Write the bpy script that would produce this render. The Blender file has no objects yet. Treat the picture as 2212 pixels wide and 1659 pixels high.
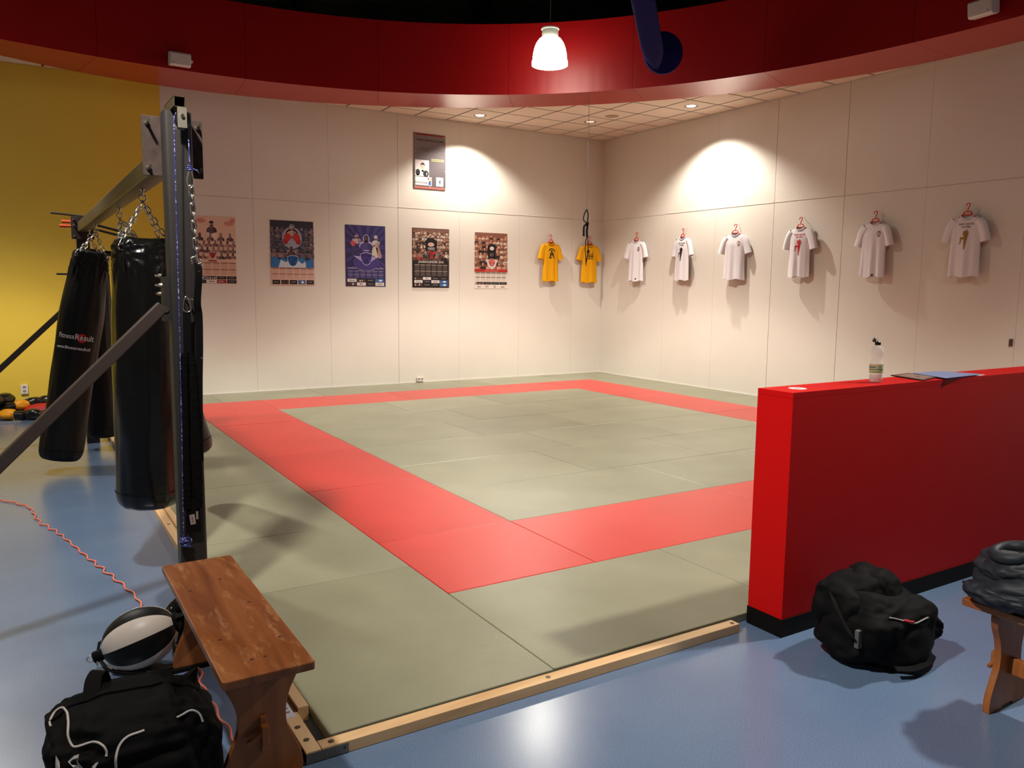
import bpy, bmesh, math, random
import numpy as np
from mathutils import Vector, Matrix, noise
from mathutils.bvhtree import BVHTree
sc = bpy.context.scene
COL = sc.collection
R = math.radians
PI = math.pi
random.seed(7)

# ------------------------------------------------------------------ camera
cam_d = bpy.data.cameras.new('camera'); cam = bpy.data.objects.new('camera', cam_d); COL.objects.link(cam)
cam_d.sensor_fit = 'HORIZONTAL'; cam_d.sensor_width = 36.0
cam_d.lens = 1732.805 / 2212 * 36.0
cam_d.clip_start = 0.05; cam_d.clip_end = 200
def cam_axes(yaw, pitch, roll):
    f = Vector((math.sin(yaw) * math.cos(pitch), math.cos(yaw) * math.cos(pitch), math.sin(pitch)))
    r = Vector((math.cos(yaw), -math.sin(yaw), 0)); u = r.cross(f)
    return math.cos(roll) * r + math.sin(roll) * u, -math.sin(roll) * r + math.cos(roll) * u, f
cr, cu, cf = cam_axes(0.5530, -0.1196, 0.00995)
CAM = Vector((-2.9396, -4.769, 1.705))
m = Matrix.Identity(4)
for i in range(3):
    m[i][0] = cr[i]; m[i][1] = cu[i]; m[i][2] = -cf[i]; m[i][3] = CAM[i]
cam.matrix_world = m
sc.camera = cam

# ------------------------------------------------------------------ world, exposure
w = bpy.data.worlds.new('world'); sc.world = w; w.use_nodes = True
w.node_tree.nodes['Background'].inputs[0].default_value = (1.0, 0.90, 0.80, 1)
w.node_tree.nodes['Background'].inputs[1].default_value = 0.05
sc.view_settings.view_transform = 'Standard'
sc.view_settings.look = 'None'
sc.view_settings.exposure = 0.0
sc.view_settings.gamma = 1.0
sc.view_settings.use_curve_mapping = False

# ------------------------------------------------------------------ hall lamps (pendants out of frame, same kind as the visible one)
def light(name, kind, loc, power, color=(1, 0.93, 0.82), size=0.1, cone=None, blend=0.3, aim=None):
    d = bpy.data.lights.new(name, kind); d.energy = power; d.color = color
    if kind in ('POINT', 'SPOT'): d.shadow_soft_size = size
    if kind == 'SPOT': d.spot_size = R(cone); d.spot_blend = blend
    o = bpy.data.objects.new(name, d); COL.objects.link(o); o.location = loc
    if aim is not None:
        o.rotation_euler = (Vector(aim) - Vector(loc)).to_track_quat('-Z', 'Y').to_euler()
    return o
LAMPC = (1.0, 0.95, 0.86)
BELL = 132
PEND = Vector((3.22, 4.345, 4.62))
# photometric profile of the bell reflectors (weaker straight down, strongest near 45 degrees, little above)
ang = [0, 10, 20, 30, 38, 44, 48, 52, 58, 65, 80, 90, 115, 135, 180]
cd = [36, 40, 54, 80, 112, 136, 118, 60, 18, 7, 3, 1.5, .8, 4, 4]
ies = bpy.data.texts.new('bell_reflector_ies')
ies.write('IESNA:LM-63-1995\nTILT=NONE\n1 1000 1 %d 1 1 2 0 0 0\n1 1 1\n%s\n0\n%s\n' % (len(ang), ' '.join(map(str, ang)), ' '.join(map(str, cd))))
def bell_light(name, loc, power, size=.13):
    o = light(name, 'POINT', loc, power, LAMPC, size); d = o.data; d.use_nodes = True; nt = d.node_tree
    em = [n for n in nt.nodes if n.type == 'EMISSION'][0]
    ie = nt.nodes.new('ShaderNodeTexIES'); ie.mode = 'INTERNAL'; ie.ies = ies; ie.inputs['Strength'].default_value = 1.0
    nt.links.new(ie.outputs[0], em.inputs['Strength']); return o
for (x, y, p) in ((3.2, -3.0, 1.0), (-3.4, -2.4, 1.0), (-3.6, 4.3, .8), (-9.5, 4.3, .8), (-9.5, -3.0, .5), (3.2, -9.5, .3), (-3.4, -9.5, .35)):
    bell_light('hall_lamp_light', (x, y, 4.62), p * BELL)

# ------------------------------------------------------------------ materials
MATS = {}
def lin(c):
    c = c / 255.0
    return c / 12.92 if c <= 0.04045 else ((c + 0.055) / 1.055) ** 2.4
def rgb(r, g, b): return (lin(r), lin(g), lin(b), 1)
def mat(name, col, rough=0.5, metal=0.0, spec=0.5, bump=None, var=None, emit=None, trans=None, coat=0, sheen=0, vscale=(1,1,1)):
    """col srgb tuple; bump=(scale,strength,dist); var=(scale,amount,detail)"""
    if name in MATS: return MATS[name]
    m = bpy.data.materials.new(name); m.use_nodes = True; nt = m.node_tree; b = nt.nodes['Principled BSDF']
    c = rgb(*col)
    b.inputs['Base Color'].default_value = c
    b.inputs['Roughness'].default_value = rough; b.inputs['Metallic'].default_value = metal
    b.inputs['Specular IOR Level'].default_value = spec
    if coat: b.inputs['Coat Weight'].default_value = coat
    if sheen: b.inputs['Sheen Weight'].default_value = sheen
    tc = nt.nodes.new('ShaderNodeTexCoord')
    if var:
        mp = nt.nodes.new('ShaderNodeMapping'); mp.inputs['Scale'].default_value = vscale
        nt.links.new(tc.outputs['Object'], mp.inputs['Vector'])
        n = nt.nodes.new('ShaderNodeTexNoise'); n.inputs['Scale'].default_value = var[0]; n.inputs['Detail'].default_value = var[2] if len(var) > 2 else 4
        nt.links.new(mp.outputs[0], n.inputs['Vector'])
        mx = nt.nodes.new('ShaderNodeMix'); mx.data_type = 'RGBA'
        a = var[1]
        mx.inputs[6].default_value = tuple(max(0, v * (1 - a)) for v in c[:3]) + (1,)
        mx.inputs[7].default_value = tuple(min(1, v * (1 + a)) for v in c[:3]) + (1,)
        rp = nt.nodes.new('ShaderNodeMapRange'); rp.inputs[1].default_value = 0.3; rp.inputs[2].default_value = 0.7
        nt.links.new(n.outputs[0], rp.inputs[0]); nt.links.new(rp.outputs[0], mx.inputs[0])
        nt.links.new(mx.outputs[2], b.inputs['Base Color'])
    if bump:
        n2 = nt.nodes.new('ShaderNodeTexNoise'); n2.inputs['Scale'].default_value = bump[0]; n2.inputs['Detail'].default_value = 3
        nt.links.new(tc.outputs['Object'], n2.inputs['Vector'])
        bp = nt.nodes.new('ShaderNodeBump'); bp.inputs['Strength'].default_value = bump[1]; bp.inputs['Distance'].default_value = bump[2]
        nt.links.new(n2.outputs[0], bp.inputs['Height']); nt.links.new(bp.outputs[0], b.inputs['Normal'])
    if emit:
        b.inputs['Emission Color'].default_value = rgb(*emit[0]); b.inputs['Emission Strength'].default_value = emit[1]
    if trans: b.inputs['Transmission Weight'].default_value = trans
    MATS[name] = m
    return m

def mat_floor():
    m = mat('blue_linoleum', (98, 124, 158), 0.28, spec=0.8, coat=.35); m.node_tree.nodes['Principled BSDF'].inputs['Coat Roughness'].default_value = .2; nt = m.node_tree; b = nt.nodes['Principled BSDF']
    tc = [n for n in nt.nodes if n.type == 'TEX_COORD'][0]
    v = nt.nodes.new('ShaderNodeTexNoise'); v.inputs['Scale'].default_value = 330; v.inputs['Detail'].default_value = 3
    nt.links.new(tc.outputs['Object'], v.inputs['Vector'])
    r = nt.nodes.new('ShaderNodeValToRGB')
    r.color_ramp.elements[0].position = 0.34; r.color_ramp.elements[0].color = rgb(72, 90, 116)
    r.color_ramp.elements[1].position = 0.66; r.color_ramp.elements[1].color = rgb(122, 142, 168)
    e = r.color_ramp.elements.new(0.5); e.color = rgb(94, 116, 146)
    nt.links.new(v.outputs[0], r.inputs[0])
    n = nt.nodes.new('ShaderNodeTexNoise'); n.inputs['Scale'].default_value = 1.3; n.inputs['Detail'].default_value = 5
    nt.links.new(tc.outputs['Object'], n.inputs['Vector'])
    mx = nt.nodes.new('ShaderNodeMix'); mx.data_type = 'RGBA'; mx.blend_type = 'MULTIPLY'; mx.inputs[0].default_value = 0.35
    r2 = nt.nodes.new('ShaderNodeValToRGB'); r2.color_ramp.elements[0].color = rgb(190, 195, 215); r2.color_ramp.elements[0].position = .3; r2.color_ramp.elements[1].position = .7
    nt.links.new(n.outputs[0], r2.inputs[0]); nt.links.new(r.outputs[0], mx.inputs[6]); nt.links.new(r2.outputs[0], mx.inputs[7])
    nt.links.new(mx.outputs[2], b.inputs['Base Color'])
    rr = nt.nodes.new('ShaderNodeMapRange'); rr.inputs[3].default_value = 0.2; rr.inputs[4].default_value = 0.32
    nt.links.new(n.outputs[0], rr.inputs[0]); nt.links.new(rr.outputs[0], b.inputs['Roughness'])
    return m
M_FLOOR = mat_floor()

def mat_judo(name, c1, c2, spec=0.5, rough=0.36):
    m = mat(name, c1, rough, spec=spec); nt = m.node_tree; b = nt.nodes['Principled BSDF']
    tc = [n for n in nt.nodes if n.type == 'TEX_COORD'][0]
    g = nt.nodes.new('ShaderNodeNewGeometry')
    n = nt.nodes.new('ShaderNodeTexNoise'); n.inputs['Scale'].default_value = 1.6; n.inputs['Detail'].default_value = 6
    nt.links.new(g.outputs['Position'], n.inputs['Vector'])
    oi = nt.nodes.new('ShaderNodeObjectInfo')
    ad = nt.nodes.new('ShaderNodeMath'); ad.operation = 'MULTIPLY_ADD'; ad.inputs[1].default_value = 0.35
    nt.links.new(oi.outputs['Random'], ad.inputs[0]); nt.links.new(n.outputs[0], ad.inputs[2])
    r = nt.nodes.new('ShaderNodeValToRGB'); r.color_ramp.elements[0].position = 0.4; r.color_ramp.elements[1].position = 0.95
    r.color_ramp.elements[0].color = rgb(*c1); r.color_ramp.elements[1].color = rgb(*c2)
    nt.links.new(ad.outputs[0], r.inputs[0]); nt.links.new(r.outputs[0], b.inputs['Base Color'])
    wv = nt.nodes.new('ShaderNodeTexWave'); wv.inputs['Scale'].default_value = 22; wv.inputs['Distortion'].default_value = 0.3; wv.bands_direction = 'Y'
    nt.links.new(tc.outputs['Object'], wv.inputs['Vector'])
    n3 = nt.nodes.new('ShaderNodeTexNoise'); n3.inputs['Scale'].default_value = 220
    nt.links.new(tc.outputs['Object'], n3.inputs['Vector'])
    a2 = nt.nodes.new('ShaderNodeMath'); a2.operation = 'ADD'
    nt.links.new(wv.outputs['Fac'], a2.inputs[0]); nt.links.new(n3.outputs[0], a2.inputs[1])
    bp = nt.nodes.new('ShaderNodeBump'); bp.inputs['Strength'].default_value = 0.28; bp.inputs['Distance'].default_value = 0.0015
    nt.links.new(a2.outputs[0], bp.inputs['Height']); nt.links.new(bp.outputs[0], b.inputs['Normal'])
    return m
M_GREEN = mat_judo('sage_green_vinyl', (126, 124, 101), (145, 143, 119))
M_RED = mat_judo('red_vinyl', (186, 45, 38), (199, 56, 48))

def mat_wood(name, dark, mid, light_, axis='Y', scuff=None, rough=0.38, ring=9, sc1=1.0):
    m = mat(name, mid, rough, spec=0.4); nt = m.node_tree; b = nt.nodes['Principled BSDF']
    tc = [n for n in nt.nodes if n.type == 'TEX_COORD'][0]
    mp = nt.nodes.new('ShaderNodeMapping')
    s = {'X': (0.10, 1, 1), 'Y': (1, 0.10, 1), 'Z': (1, 1, 0.10)}[axis]
    mp.inputs['Scale'].default_value = tuple(v * sc1 for v in s)
    nt.links.new(tc.outputs['Object'], mp.inputs['Vector'])
    n = nt.nodes.new('ShaderNodeTexNoise'); n.inputs['Scale'].default_value = ring; n.inputs['Detail'].default_value = 8; n.inputs['Roughness'].default_value = 0.6; n.inputs['Distortion'].default_value = 0.6
    nt.links.new(mp.outputs[0], n.inputs['Vector'])
    r = nt.nodes.new('ShaderNodeValToRGB'); r.color_ramp.elements[0].position = 0.3; r.color_ramp.elements[1].position = 0.7
    r.color_ramp.elements[0].color = rgb(*dark); r.color_ramp.elements[1].color = rgb(*light_); e = r.color_ramp.elements.new(0.5); e.color = rgb(*mid)
    nt.links.new(n.outputs[0], r.inputs[0])
    out = r.outputs[0]
    # knots
    vo = nt.nodes.new('ShaderNodeTexVoronoi'); vo.inputs['Scale'].default_value = 5.5
    mp2 = nt.nodes.new('ShaderNodeMapping'); mp2.inputs['Scale'].default_value = {'X': (.45, 1, 1), 'Y': (1, .45, 1), 'Z': (1, 1, .45)}[axis]
    nt.links.new(tc.outputs['Object'], mp2.inputs['Vector']); nt.links.new(mp2.outputs[0], vo.inputs['Vector'])
    kr = nt.nodes.new('ShaderNodeMapRange'); kr.inputs[1].default_value = 0.04; kr.inputs[2].default_value = 0.10; kr.inputs[3].default_value = 0.85; kr.inputs[4].default_value = 0.0
    nt.links.new(vo.outputs['Distance'], kr.inputs[0])
    mk = nt.nodes.new('ShaderNodeMix'); mk.data_type = 'RGBA'; mk.inputs[7].default_value = rgb(*[v * 0.45 for v in dark])
    nt.links.new(kr.outputs[0], mk.inputs[0]); nt.links.new(out, mk.inputs[6]); out = mk.outputs[2]
    if scuff:
        n2 = nt.nodes.new('ShaderNodeTexNoise'); n2.inputs['Scale'].default_value = 7; n2.inputs['Detail'].default_value = 9; n2.inputs['Roughness'].default_value = 0.75
        mp3 = nt.nodes.new('ShaderNodeMapping'); mp3.inputs['Scale'].default_value = (2.4, 0.55, 1); mp3.inputs['Location'].default_value = (3.1, 1.7, 0)
        nt.links.new(tc.outputs['Object'], mp3.inputs['Vector']); nt.links.new(mp3.outputs[0], n2.inputs['Vector'])
        sr = nt.nodes.new('ShaderNodeMapRange'); sr.inputs[1].default_value = 0.53; sr.inputs[2].default_value = 0.68; sr.inputs[4].default_value = 0.7
        nt.links.new(n2.outputs[0], sr.inputs[0])
        ms = nt.nodes.new('ShaderNodeMix'); ms.data_type = 'RGBA'; ms.inputs[7].default_value = rgb(*scuff)
        nt.links.new(sr.outputs[0], ms.inputs[0]); nt.links.new(out, ms.inputs[6]); out = ms.outputs[2]
    nt.links.new(out, b.inputs['Base Color'])
    bp = nt.nodes.new('ShaderNodeBump'); bp.inputs['Strength'].default_value = 0.15; bp.inputs['Distance'].default_value = 0.002
    nt.links.new(n.outputs[0], bp.inputs['Height']); nt.links.new(bp.outputs[0], b.inputs['Normal'])
    return m
M_BENCHTOP = mat_wood('stained_pine_top', (96, 46, 20), (128, 70, 32), (150, 90, 46), 'Y', scuff=(178, 128, 82))
M_BENCHLEG = mat_wood('stained_pine_panel', (120, 66, 30), (148, 86, 40), (164, 100, 50), 'Z')
M_PINE = mat_wood('raw_pine', (190, 146, 98), (214, 174, 128), (228, 194, 150), 'Y', rough=0.6)
M_PINEX = mat_wood('raw_pine_crosswise', (190, 146, 98), (214, 174, 128), (228, 194, 150), 'X', rough=0.6)
M_WHITE = mat('white_wall_paint', (216, 208, 196), 0.55, spec=0.3, var=(1.2, 0.02))
M_GAP = mat('panel_joint', (186, 170, 154), 0.8)
M_YELLOW = mat('yellow_wall_paint', (220, 186, 66), 0.55, spec=0.3, var=(1.0, 0.03))
M_REDP = mat('red_gloss_paint', (140, 5, 8), 0.38, spec=0.3)
M_REDL = mat('red_laminate', (180, 8, 10), 0.5, spec=0.12, bump=(260, 0.05, 0.001))
M_REDS = mat('red_soffit_laminate', (168, 40, 34), 0.3, spec=0.5)
M_BLACKP = mat('black_skirting', (12, 9, 8), 0.6, spec=.12)
M_DARK = mat('dark_hall_ceiling', (70, 68, 60), 0.8)
M_DARK2 = mat('dark_steel', (14, 11, 10), 0.7)
M_TILE = mat('ceiling_tile', (222, 206, 188), 0.9, spec=0.1, bump=(90, 0.15, 0.002))
M_TBAR = mat('ceiling_grid', (60, 44, 34), 0.7)
M_VINYL = mat('black_vinyl', (9, 8, 7), 0.25, spec=0.4, bump=(9, 0.25, 0.012))
M_VINYL2 = mat('matte_black_canvas_vinyl', (11, 9, 8), 0.5, spec=0.22, bump=(14, 0.2, 0.01))
M_WEB = mat('black_webbing', (8, 7, 7), 0.8, spec=.12)
M_FUZZ = mat('black_fleece', (8, 8, 8), 0.95, spec=0.1)
M_NYLON = mat('black_nylon', (7, 6, 7), 0.75, spec=0.12, bump=(30, 0.25, 0.004))
M_CHROME = mat('zinc_chain', (205, 200, 188), 0.25, metal=1.0)
M_STEEL = mat('raw_steel_grey', (44, 40, 39), 0.5, metal=0.1, spec=.35, var=(3, 0.18), vscale=(1, 1, 0.3))
M_STEELB = mat('raw_steel_beam', (78, 66, 46), 0.42, metal=0.3, spec=.4, var=(2.2, 0.2), vscale=(1, 0.4, 1))
M_PLATE = mat('steel_plate', (60, 47, 42), 0.55, metal=0.1, spec=.3, var=(16, 0.35))
M_BRACE = mat('brown_grey_steel', (64, 52, 47), 0.5, metal=0.3)
M_BLACK = mat('black_plastic', (12, 11, 12), 0.4)
M_GREY = mat('grey_plastic', (150, 146, 140), 0.5)
M_WHITEPL = mat('white_plastic', (215, 206, 198), 0.4)
M_BLUE = mat('navy_fabric', (14, 16, 84), 0.8, spec=.15)
M_BLUECORD = mat('blue_cord', (34, 40, 104), 0.6)
_nt = M_BLUECORD.node_tree; _n = _nt.nodes.new('ShaderNodeTexNoise'); _n.inputs['Scale'].default_value = 120; _r = _nt.nodes.new('ShaderNodeValToRGB')
_r.color_ramp.elements[0].position = .56; _r.color_ramp.elements[0].color = rgb(30, 34, 110); _r.color_ramp.elements[1].position = .60; _r.color_ramp.elements[1].color = rgb(150, 156, 200)
_g = _nt.nodes.new('ShaderNodeNewGeometry'); _nt.links.new(_g.outputs['Position'], _n.inputs['Vector']); _nt.links.new(_n.outputs[0], _r.inputs[0]); _nt.links.new(_r.outputs[0], _nt.nodes['Principled BSDF'].inputs['Base Color'])
M_TSW = mat('white_cotton', (226, 220, 222), 0.9, spec=0.1)
M_TSY = mat('yellow_cotton', (226, 160, 22), 0.9, spec=0.1)
M_HANG = mat('red_hanger_plastic', (206, 50, 42), 0.4)
M_ORANGE = mat('orange_cable', (214, 104, 78), 0.5)
M_LAMPW = mat('lamp_glow', (255, 255, 250), 0.5, emit=((255, 246, 228), 19.0))
M_LAMPN = mat('lamp_neck', (190, 196, 184), 0.4)
SKC = {}
def flat(r, g, b, rough=0.6):
    SKC['print_%02x%02x%02x' % (r, g, b)] = (r, g, b)
    return mat('print_%02x%02x%02x' % (r, g, b), (r, g, b), rough, spec=0.3)

# ------------------------------------------------------------------ mesh builder
class MB:
    def __init__(s): s.v = []; s.f = []; s.mi = []; s.mats = []
    def _m(s, m):
        if m not in s.mats: s.mats.append(m)
        return s.mats.index(m)
    def add(s, verts, faces, m, T=None):
        b = len(s.v); k = s._m(m)
        for v in verts: s.v.append(tuple(T @ Vector(v)) if T is not None else tuple(v))
        for f in faces: s.f.append(tuple(b + i for i in f)); s.mi.append(k)
    def box(s, a, b, m, T=None):
        x0, y0, z0 = a; x1, y1, z1 = b
        v = [(x0, y0, z0), (x1, y0, z0), (x1, y1, z0), (x0, y1, z0), (x0, y0, z1), (x1, y0, z1), (x1, y1, z1), (x0, y1, z1)]
        s.add(v, [(3, 2, 1, 0), (4, 5, 6, 7), (0, 1, 5, 4), (1, 2, 6, 5), (2, 3, 7, 6), (3, 0, 4, 7)], m, T)
    def rbox(s, a, b, r, m, T=None, axis=2, n=4):
        """box with rounded edges parallel to axis"""
        lo = list(a); hi = list(b); i, j = [k for k in range(3) if k != axis]
        pts = []
        for (cx, cy, t0) in ((hi[i] - r, hi[j] - r, 0), (lo[i] + r, hi[j] - r, 90), (lo[i] + r, lo[j] + r, 180), (hi[i] - r, lo[j] + r, 270)):
            for k in range(n + 1):
                t = R(t0 + 90 * k / n); pts.append((cx + r * math.cos(t), cy + r * math.sin(t)))
        N = len(pts); v = []
        for h in (lo[axis], hi[axis]):
            for p in pts:
                q = [0, 0, 0]; q[i] = p[0]; q[j] = p[1]; q[axis] = h; v.append(tuple(q))
        f = [tuple(range(N))[::-1], tuple(range(N, 2 * N))] + [(k, (k + 1) % N, N + (k + 1) % N, N + k) for k in range(N)]
        s.add(v, f, m, T)
    def lathe(s, prof, m, T=None, n=32, cap=True):
        v = []; f = []
        for (r, z) in prof:
            for k in range(n): t = 2 * PI * k / n; v.append((r * math.cos(t), r * math.sin(t), z))
        for i in range(len(prof) - 1):
            for k in range(n): f.append((i * n + k, i * n + (k + 1) % n, (i + 1) * n + (k + 1) % n, (i + 1) * n + k))
        if cap:
            f.append(tuple(range(n))[::-1]); f.append(tuple(range((len(prof) - 1) * n, len(prof) * n)))
        s.add(v, f, m, T)
    def cyl(s, p, q, r, m, n=16, r2=None):
        p = Vector(p); q = Vector(q); d = q - p
        T = Matrix.Translation(p) @ d.to_track_quat('Z', 'Y').to_matrix().to_4x4()
        s.lathe([(r, 0), (r if r2 is None else r2, d.length)], m, T, n)
    def tube(s, pts, r, m, n=8, closed=False, flatk=None, up=None):
        """sweep; flatk=(w,t) gives a flat strap section"""
        P = [Vector(p) for p in pts]; N = len(P); rings = []
        prev = None
        for i in range(N):
            a = P[(i - 1) % N] if (closed or i > 0) else P[i]; b = P[(i + 1) % N] if (closed or i < N - 1) else P[i]
            t = (b - a); t = t.normalized() if t.length > 1e-9 else Vector((0, 0, 1))
            if prev is None:
                u0 = Vector(up) if up is not None else (Vector((0, 0, 1)) if abs(t.z) < 0.9 else Vector((1, 0, 0)))
            else: u0 = prev if up is None else Vector(up)
            u = u0 - t * u0.dot(t)
            if u.length < 1e-6: u = Vector((1, 0, 0)) - t * t.x
            u.normalize(); prev = u; w_ = t.cross(u)
            rr = r[i] if isinstance(r, (list, tuple)) else r
            ring = []
            if flatk:
                W, H = flatk[0] / 2, flatk[1] / 2
                for (c, d) in ((W, -H), (W, H), (-W, H), (-W, -H)): ring.append(P[i] + w_ * c + u * d)
            else:
                for k in range(n): th = 2 * PI * k / n; ring.append(P[i] + u * (rr * math.cos(th)) + w_ * (rr * math.sin(th)))
            rings.append(ring)
        n = len(rings[0]); v = [q for ring in rings for q in ring]; f = []
        for i in range(N if closed else N - 1):
            j = (i + 1) % N
            for k in range(n): f.append((i * n + k, i * n + (k + 1) % n, j * n + (k + 1) % n, j * n + k))
        if not closed: f.append(tuple(range(n))[::-1]); f.append(tuple(range((N - 1) * n, N * n)))
        s.add(v, f, m)
    def prism(s, poly, h0, h1, m, T=None, plane='xz'):
        """extrude a 2D polygon"""
        def P(a, b, h): return (a, h, b) if plane == 'xz' else ((a, b, h) if plane == 'xy' else (h, a, b))
        N = len(poly); v = [P(a, b, h0) for a, b in poly] + [P(a, b, h1) for a, b in poly]
        f = [tuple(range(N))[::-1], tuple(range(N, 2 * N))] + [(k, (k + 1) % N, N + (k + 1) % N, N + k) for k in range(N)]
        s.add(v, f, m, T)
    def build(s, name, parent=None, smooth=False, loc=None, bevel=0, label=None, autos=False):
        me = bpy.data.meshes.new(name)
        off = Vector((0, 0, 0))
        if parent is not None and loc is None: off = parent_world(parent)
        if loc is not None: off = Vector(loc)
        me.from_pydata([tuple(Vector(v) - off) for v in s.v], [], s.f)
        for mm in s.mats: me.materials.append(mm)
        me.polygons.foreach_set('material_index', s.mi)
        bm = bmesh.new(); bm.from_mesh(me); bmesh.ops.recalc_face_normals(bm, faces=bm.faces); bm.to_mesh(me); bm.free()
        if smooth: me.polygons.foreach_set('use_smooth', [True] * len(me.polygons))
        if autos:
            try: me.set_sharp_from_angle(angle=R(35))
            except Exception: pass
        o = bpy.data.objects.new(name, me); COL.objects.link(o)
        if parent is not None:
            o.parent = parent
            if loc is not None: o.location = Vector(loc) - parent_world(parent)
        elif loc is not None: o.location = off
        if bevel:
            md = o.modifiers.new('bevel', 'BEVEL'); md.width = bevel; md.segments = 2; md.limit_method = 'ANGLE'; md.angle_limit = R(40)
        if label: o['label'] = label
        return o
def parent_world(p):
    v = Vector((0, 0, 0))
    while p is not None: v += Vector(p.location); p = p.parent
    return v
def thing(name, label, cat, loc, group=None):
    o = bpy.data.objects.new(name, None); COL.objects.link(o); o.location = loc; o.empty_display_size = 0.05
    o['label'] = label; o['category'] = cat
    if group: o['group'] = group
    return o
def tag(o, label, cat, group=None):
    o['label'] = label; o['category'] = cat
    if group: o['group'] = group
    return o
def struct(o): o['kind'] = 'structure'; return o
def catmull(P, n=8, closed=False):
    P = [Vector(p) for p in P]; out = []
    N = len(P)
    for i in range(N if closed else N - 1):
        if closed: a, b, c, d = P[(i - 1) % N], P[i], P[(i + 1) % N], P[(i + 2) % N]
        else: a, b, c, d = P[max(i - 1, 0)], P[i], P[i + 1], P[min(i + 2, N - 1)]
        for k in range(n):
            t = k / n
            out.append(0.5 * ((2 * b) + (c - a) * t + (2 * a - 5 * b + 4 * c - d) * t * t + (3 * b - a - 3 * c + d) * t ** 3))
    if not closed: out.append(P[-1])
    return out
def text_mesh(body, size, align='CENTER', bold=0.0, spacing=1.0):
    cu_ = bpy.data.curves.new('t', 'FONT'); cu_.body = body; cu_.size = size; cu_.align_x = align; cu_.resolution_u = 2; cu_.offset = bold; cu_.space_character = spacing
    o = bpy.data.objects.new('t', cu_); COL.objects.link(o)
    dg = bpy.context.evaluated_depsgraph_get(); me = bpy.data.meshes.new_from_object(o.evaluated_get(dg))
    V = [tuple(v.co) for v in me.vertices]; F = [tuple(p.vertices) for p in me.polygons]
    bpy.data.objects.remove(o); bpy.data.curves.remove(cu_); bpy.data.meshes.remove(me)
    return V, F
class Flat:
    """flat print drawing in (u,v) metres on a plane"""
    def __init__(s, mb, O, U, V, N, base=0.0004): s.mb = mb; s.O = Vector(O); s.U = Vector(U); s.V = Vector(V); s.N = Vector(N); s.base = base
    def p(s, u, v, L): return tuple(s.O + s.U * u + s.V * v + s.N * (s.base + 0.0002 * L))
    clip = None
    def poly(s, pts, m, L=1):
        if s.clip: pts = [(min(max(u, .004), s.clip[0] - .004), min(max(v, .004), s.clip[1] - .004)) for u, v in pts]
        s.mb.add([s.p(u, v, L) for u, v in pts], [tuple(range(len(pts)))], m)
    def rect(s, u0, v0, u1, v1, m, L=1): s.poly([(u0, v0), (u1, v0), (u1, v1), (u0, v1)], m, L)
    def ell(s, u, v, a, b, m, L=1, n=14): s.poly([(u + a * math.cos(2 * PI * k / n), v + b * math.sin(2 * PI * k / n)) for k in range(n)], m, L)
    def cap(s, u0, v0, r0, u1, v1, r1, m, L=1, n=7):
        a = math.atan2(v1 - v0, u1 - u0); pts = []
        for k in range(n + 1): t = a + PI / 2 + PI * k / n; pts.append((u0 + r0 * math.cos(t), v0 + r0 * math.sin(t)))
        for k in range(n + 1): t = a - PI / 2 + PI * k / n; pts.append((u1 + r1 * math.cos(t), v1 + r1 * math.sin(t)))
        s.poly(pts, m, L)
    def text(s, body, u, v, size, m, L=2, bold=0.0, sx=1.0, rot=0, align='CENTER'):
        V, F = text_mesh(body, size, align, bold)
        c, d = math.cos(rot), math.sin(rot)
        s.mb.add([s.p(u + (x * sx) * c - y * d, v + (x * sx) * d + y * c, L) for x, y, z in V], F, m)

# ------------------------------------------------------------------ structure
WY = 7.97; WX = 6.97; CZ = 4.56
b = MB(); b.box((-14, -14, -0.1), (WX, WY, 0), M_FLOOR); struct(b.build('floor'))
# back wall: panels 1.2 m wide with open joints, horizontal joint at z 3.02
b = MB(); b.box((-1.03, WY + 0.006, 0), (WX + 0.2, WY + 0.15, CZ + 0.1), M_GAP)
xs = [-1.03, 0.23, 1.43, 2.63, 3.80, 5.05, 6.25, WX]
for i in range(len(xs) - 1):
    g0 = 0.0 if i == 0 else (0.0035 if i == 3 else 0.0012); g1 = 0.0 if i == len(xs) - 2 else (0.0035 if i == 2 else 0.0012)
    b.box((xs[i] + g0, WY, 0), (xs[i + 1] - g1, WY + 0.012, 3.016), M_WHITE); b.box((xs[i] + g0, WY, 3.021), (xs[i + 1] - g1, WY + 0.012, CZ + .1), M_WHITE)
for i in range(3, 6): b.box((xs[i] + 0.01, WY - 0.003, 3.026), (xs[i + 1] - 0.01, WY + 0.002, 3.04), M_WHITE)
struct(b.build('wall_back'))
b = MB(); b.box((-14, WY, 0), (-1.03, WY + 0.15, CZ + 0.3), M_YELLOW); struct(b.build('wall_left'))
b = MB(); b.box((WX + 0.006, -14, 0), (WX + 0.15, WY, CZ + 0.1), M_GAP)
ys = [-14, -5.87, -4.67, -3.47, -2.27, -1.07, 0.12, 1.33, 2.52, 3.74, 4.94, 6.15, WY]
for i in range(len(ys) - 1):
    g0 = 0.0035 if i in (8, 9) else 0.0012; g1 = 0.0035 if i in (7, 8) else 0.0012
    if i == len(ys) - 2: g1 = 0
    b.box((WX, ys[i] + g0, 0), (WX + 0.012, ys[i + 1] - g1, 3.016), M_WHITE); b.box((WX, ys[i] + g0, 3.021), (WX + 0.012, ys[i + 1] - g1, CZ + .1), M_WHITE)
for i in range(7, 11): b.box((WX - 0.003, ys[i] + 0.01, 3.026), (WX + 0.002, ys[i + 1] - 0.01, 3.04), M_WHITE)
struct(b.build('wall_right'))
b = MB(); b.box((-1.0, WY - 0.012, 0), (WX, WY, 0.05), M_WHITE); b.box((WX - 0.012, -2, 0), (WX, WY - 0.012, 0.05), M_WHITE); struct(b.build('baseboard_back'))
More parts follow.
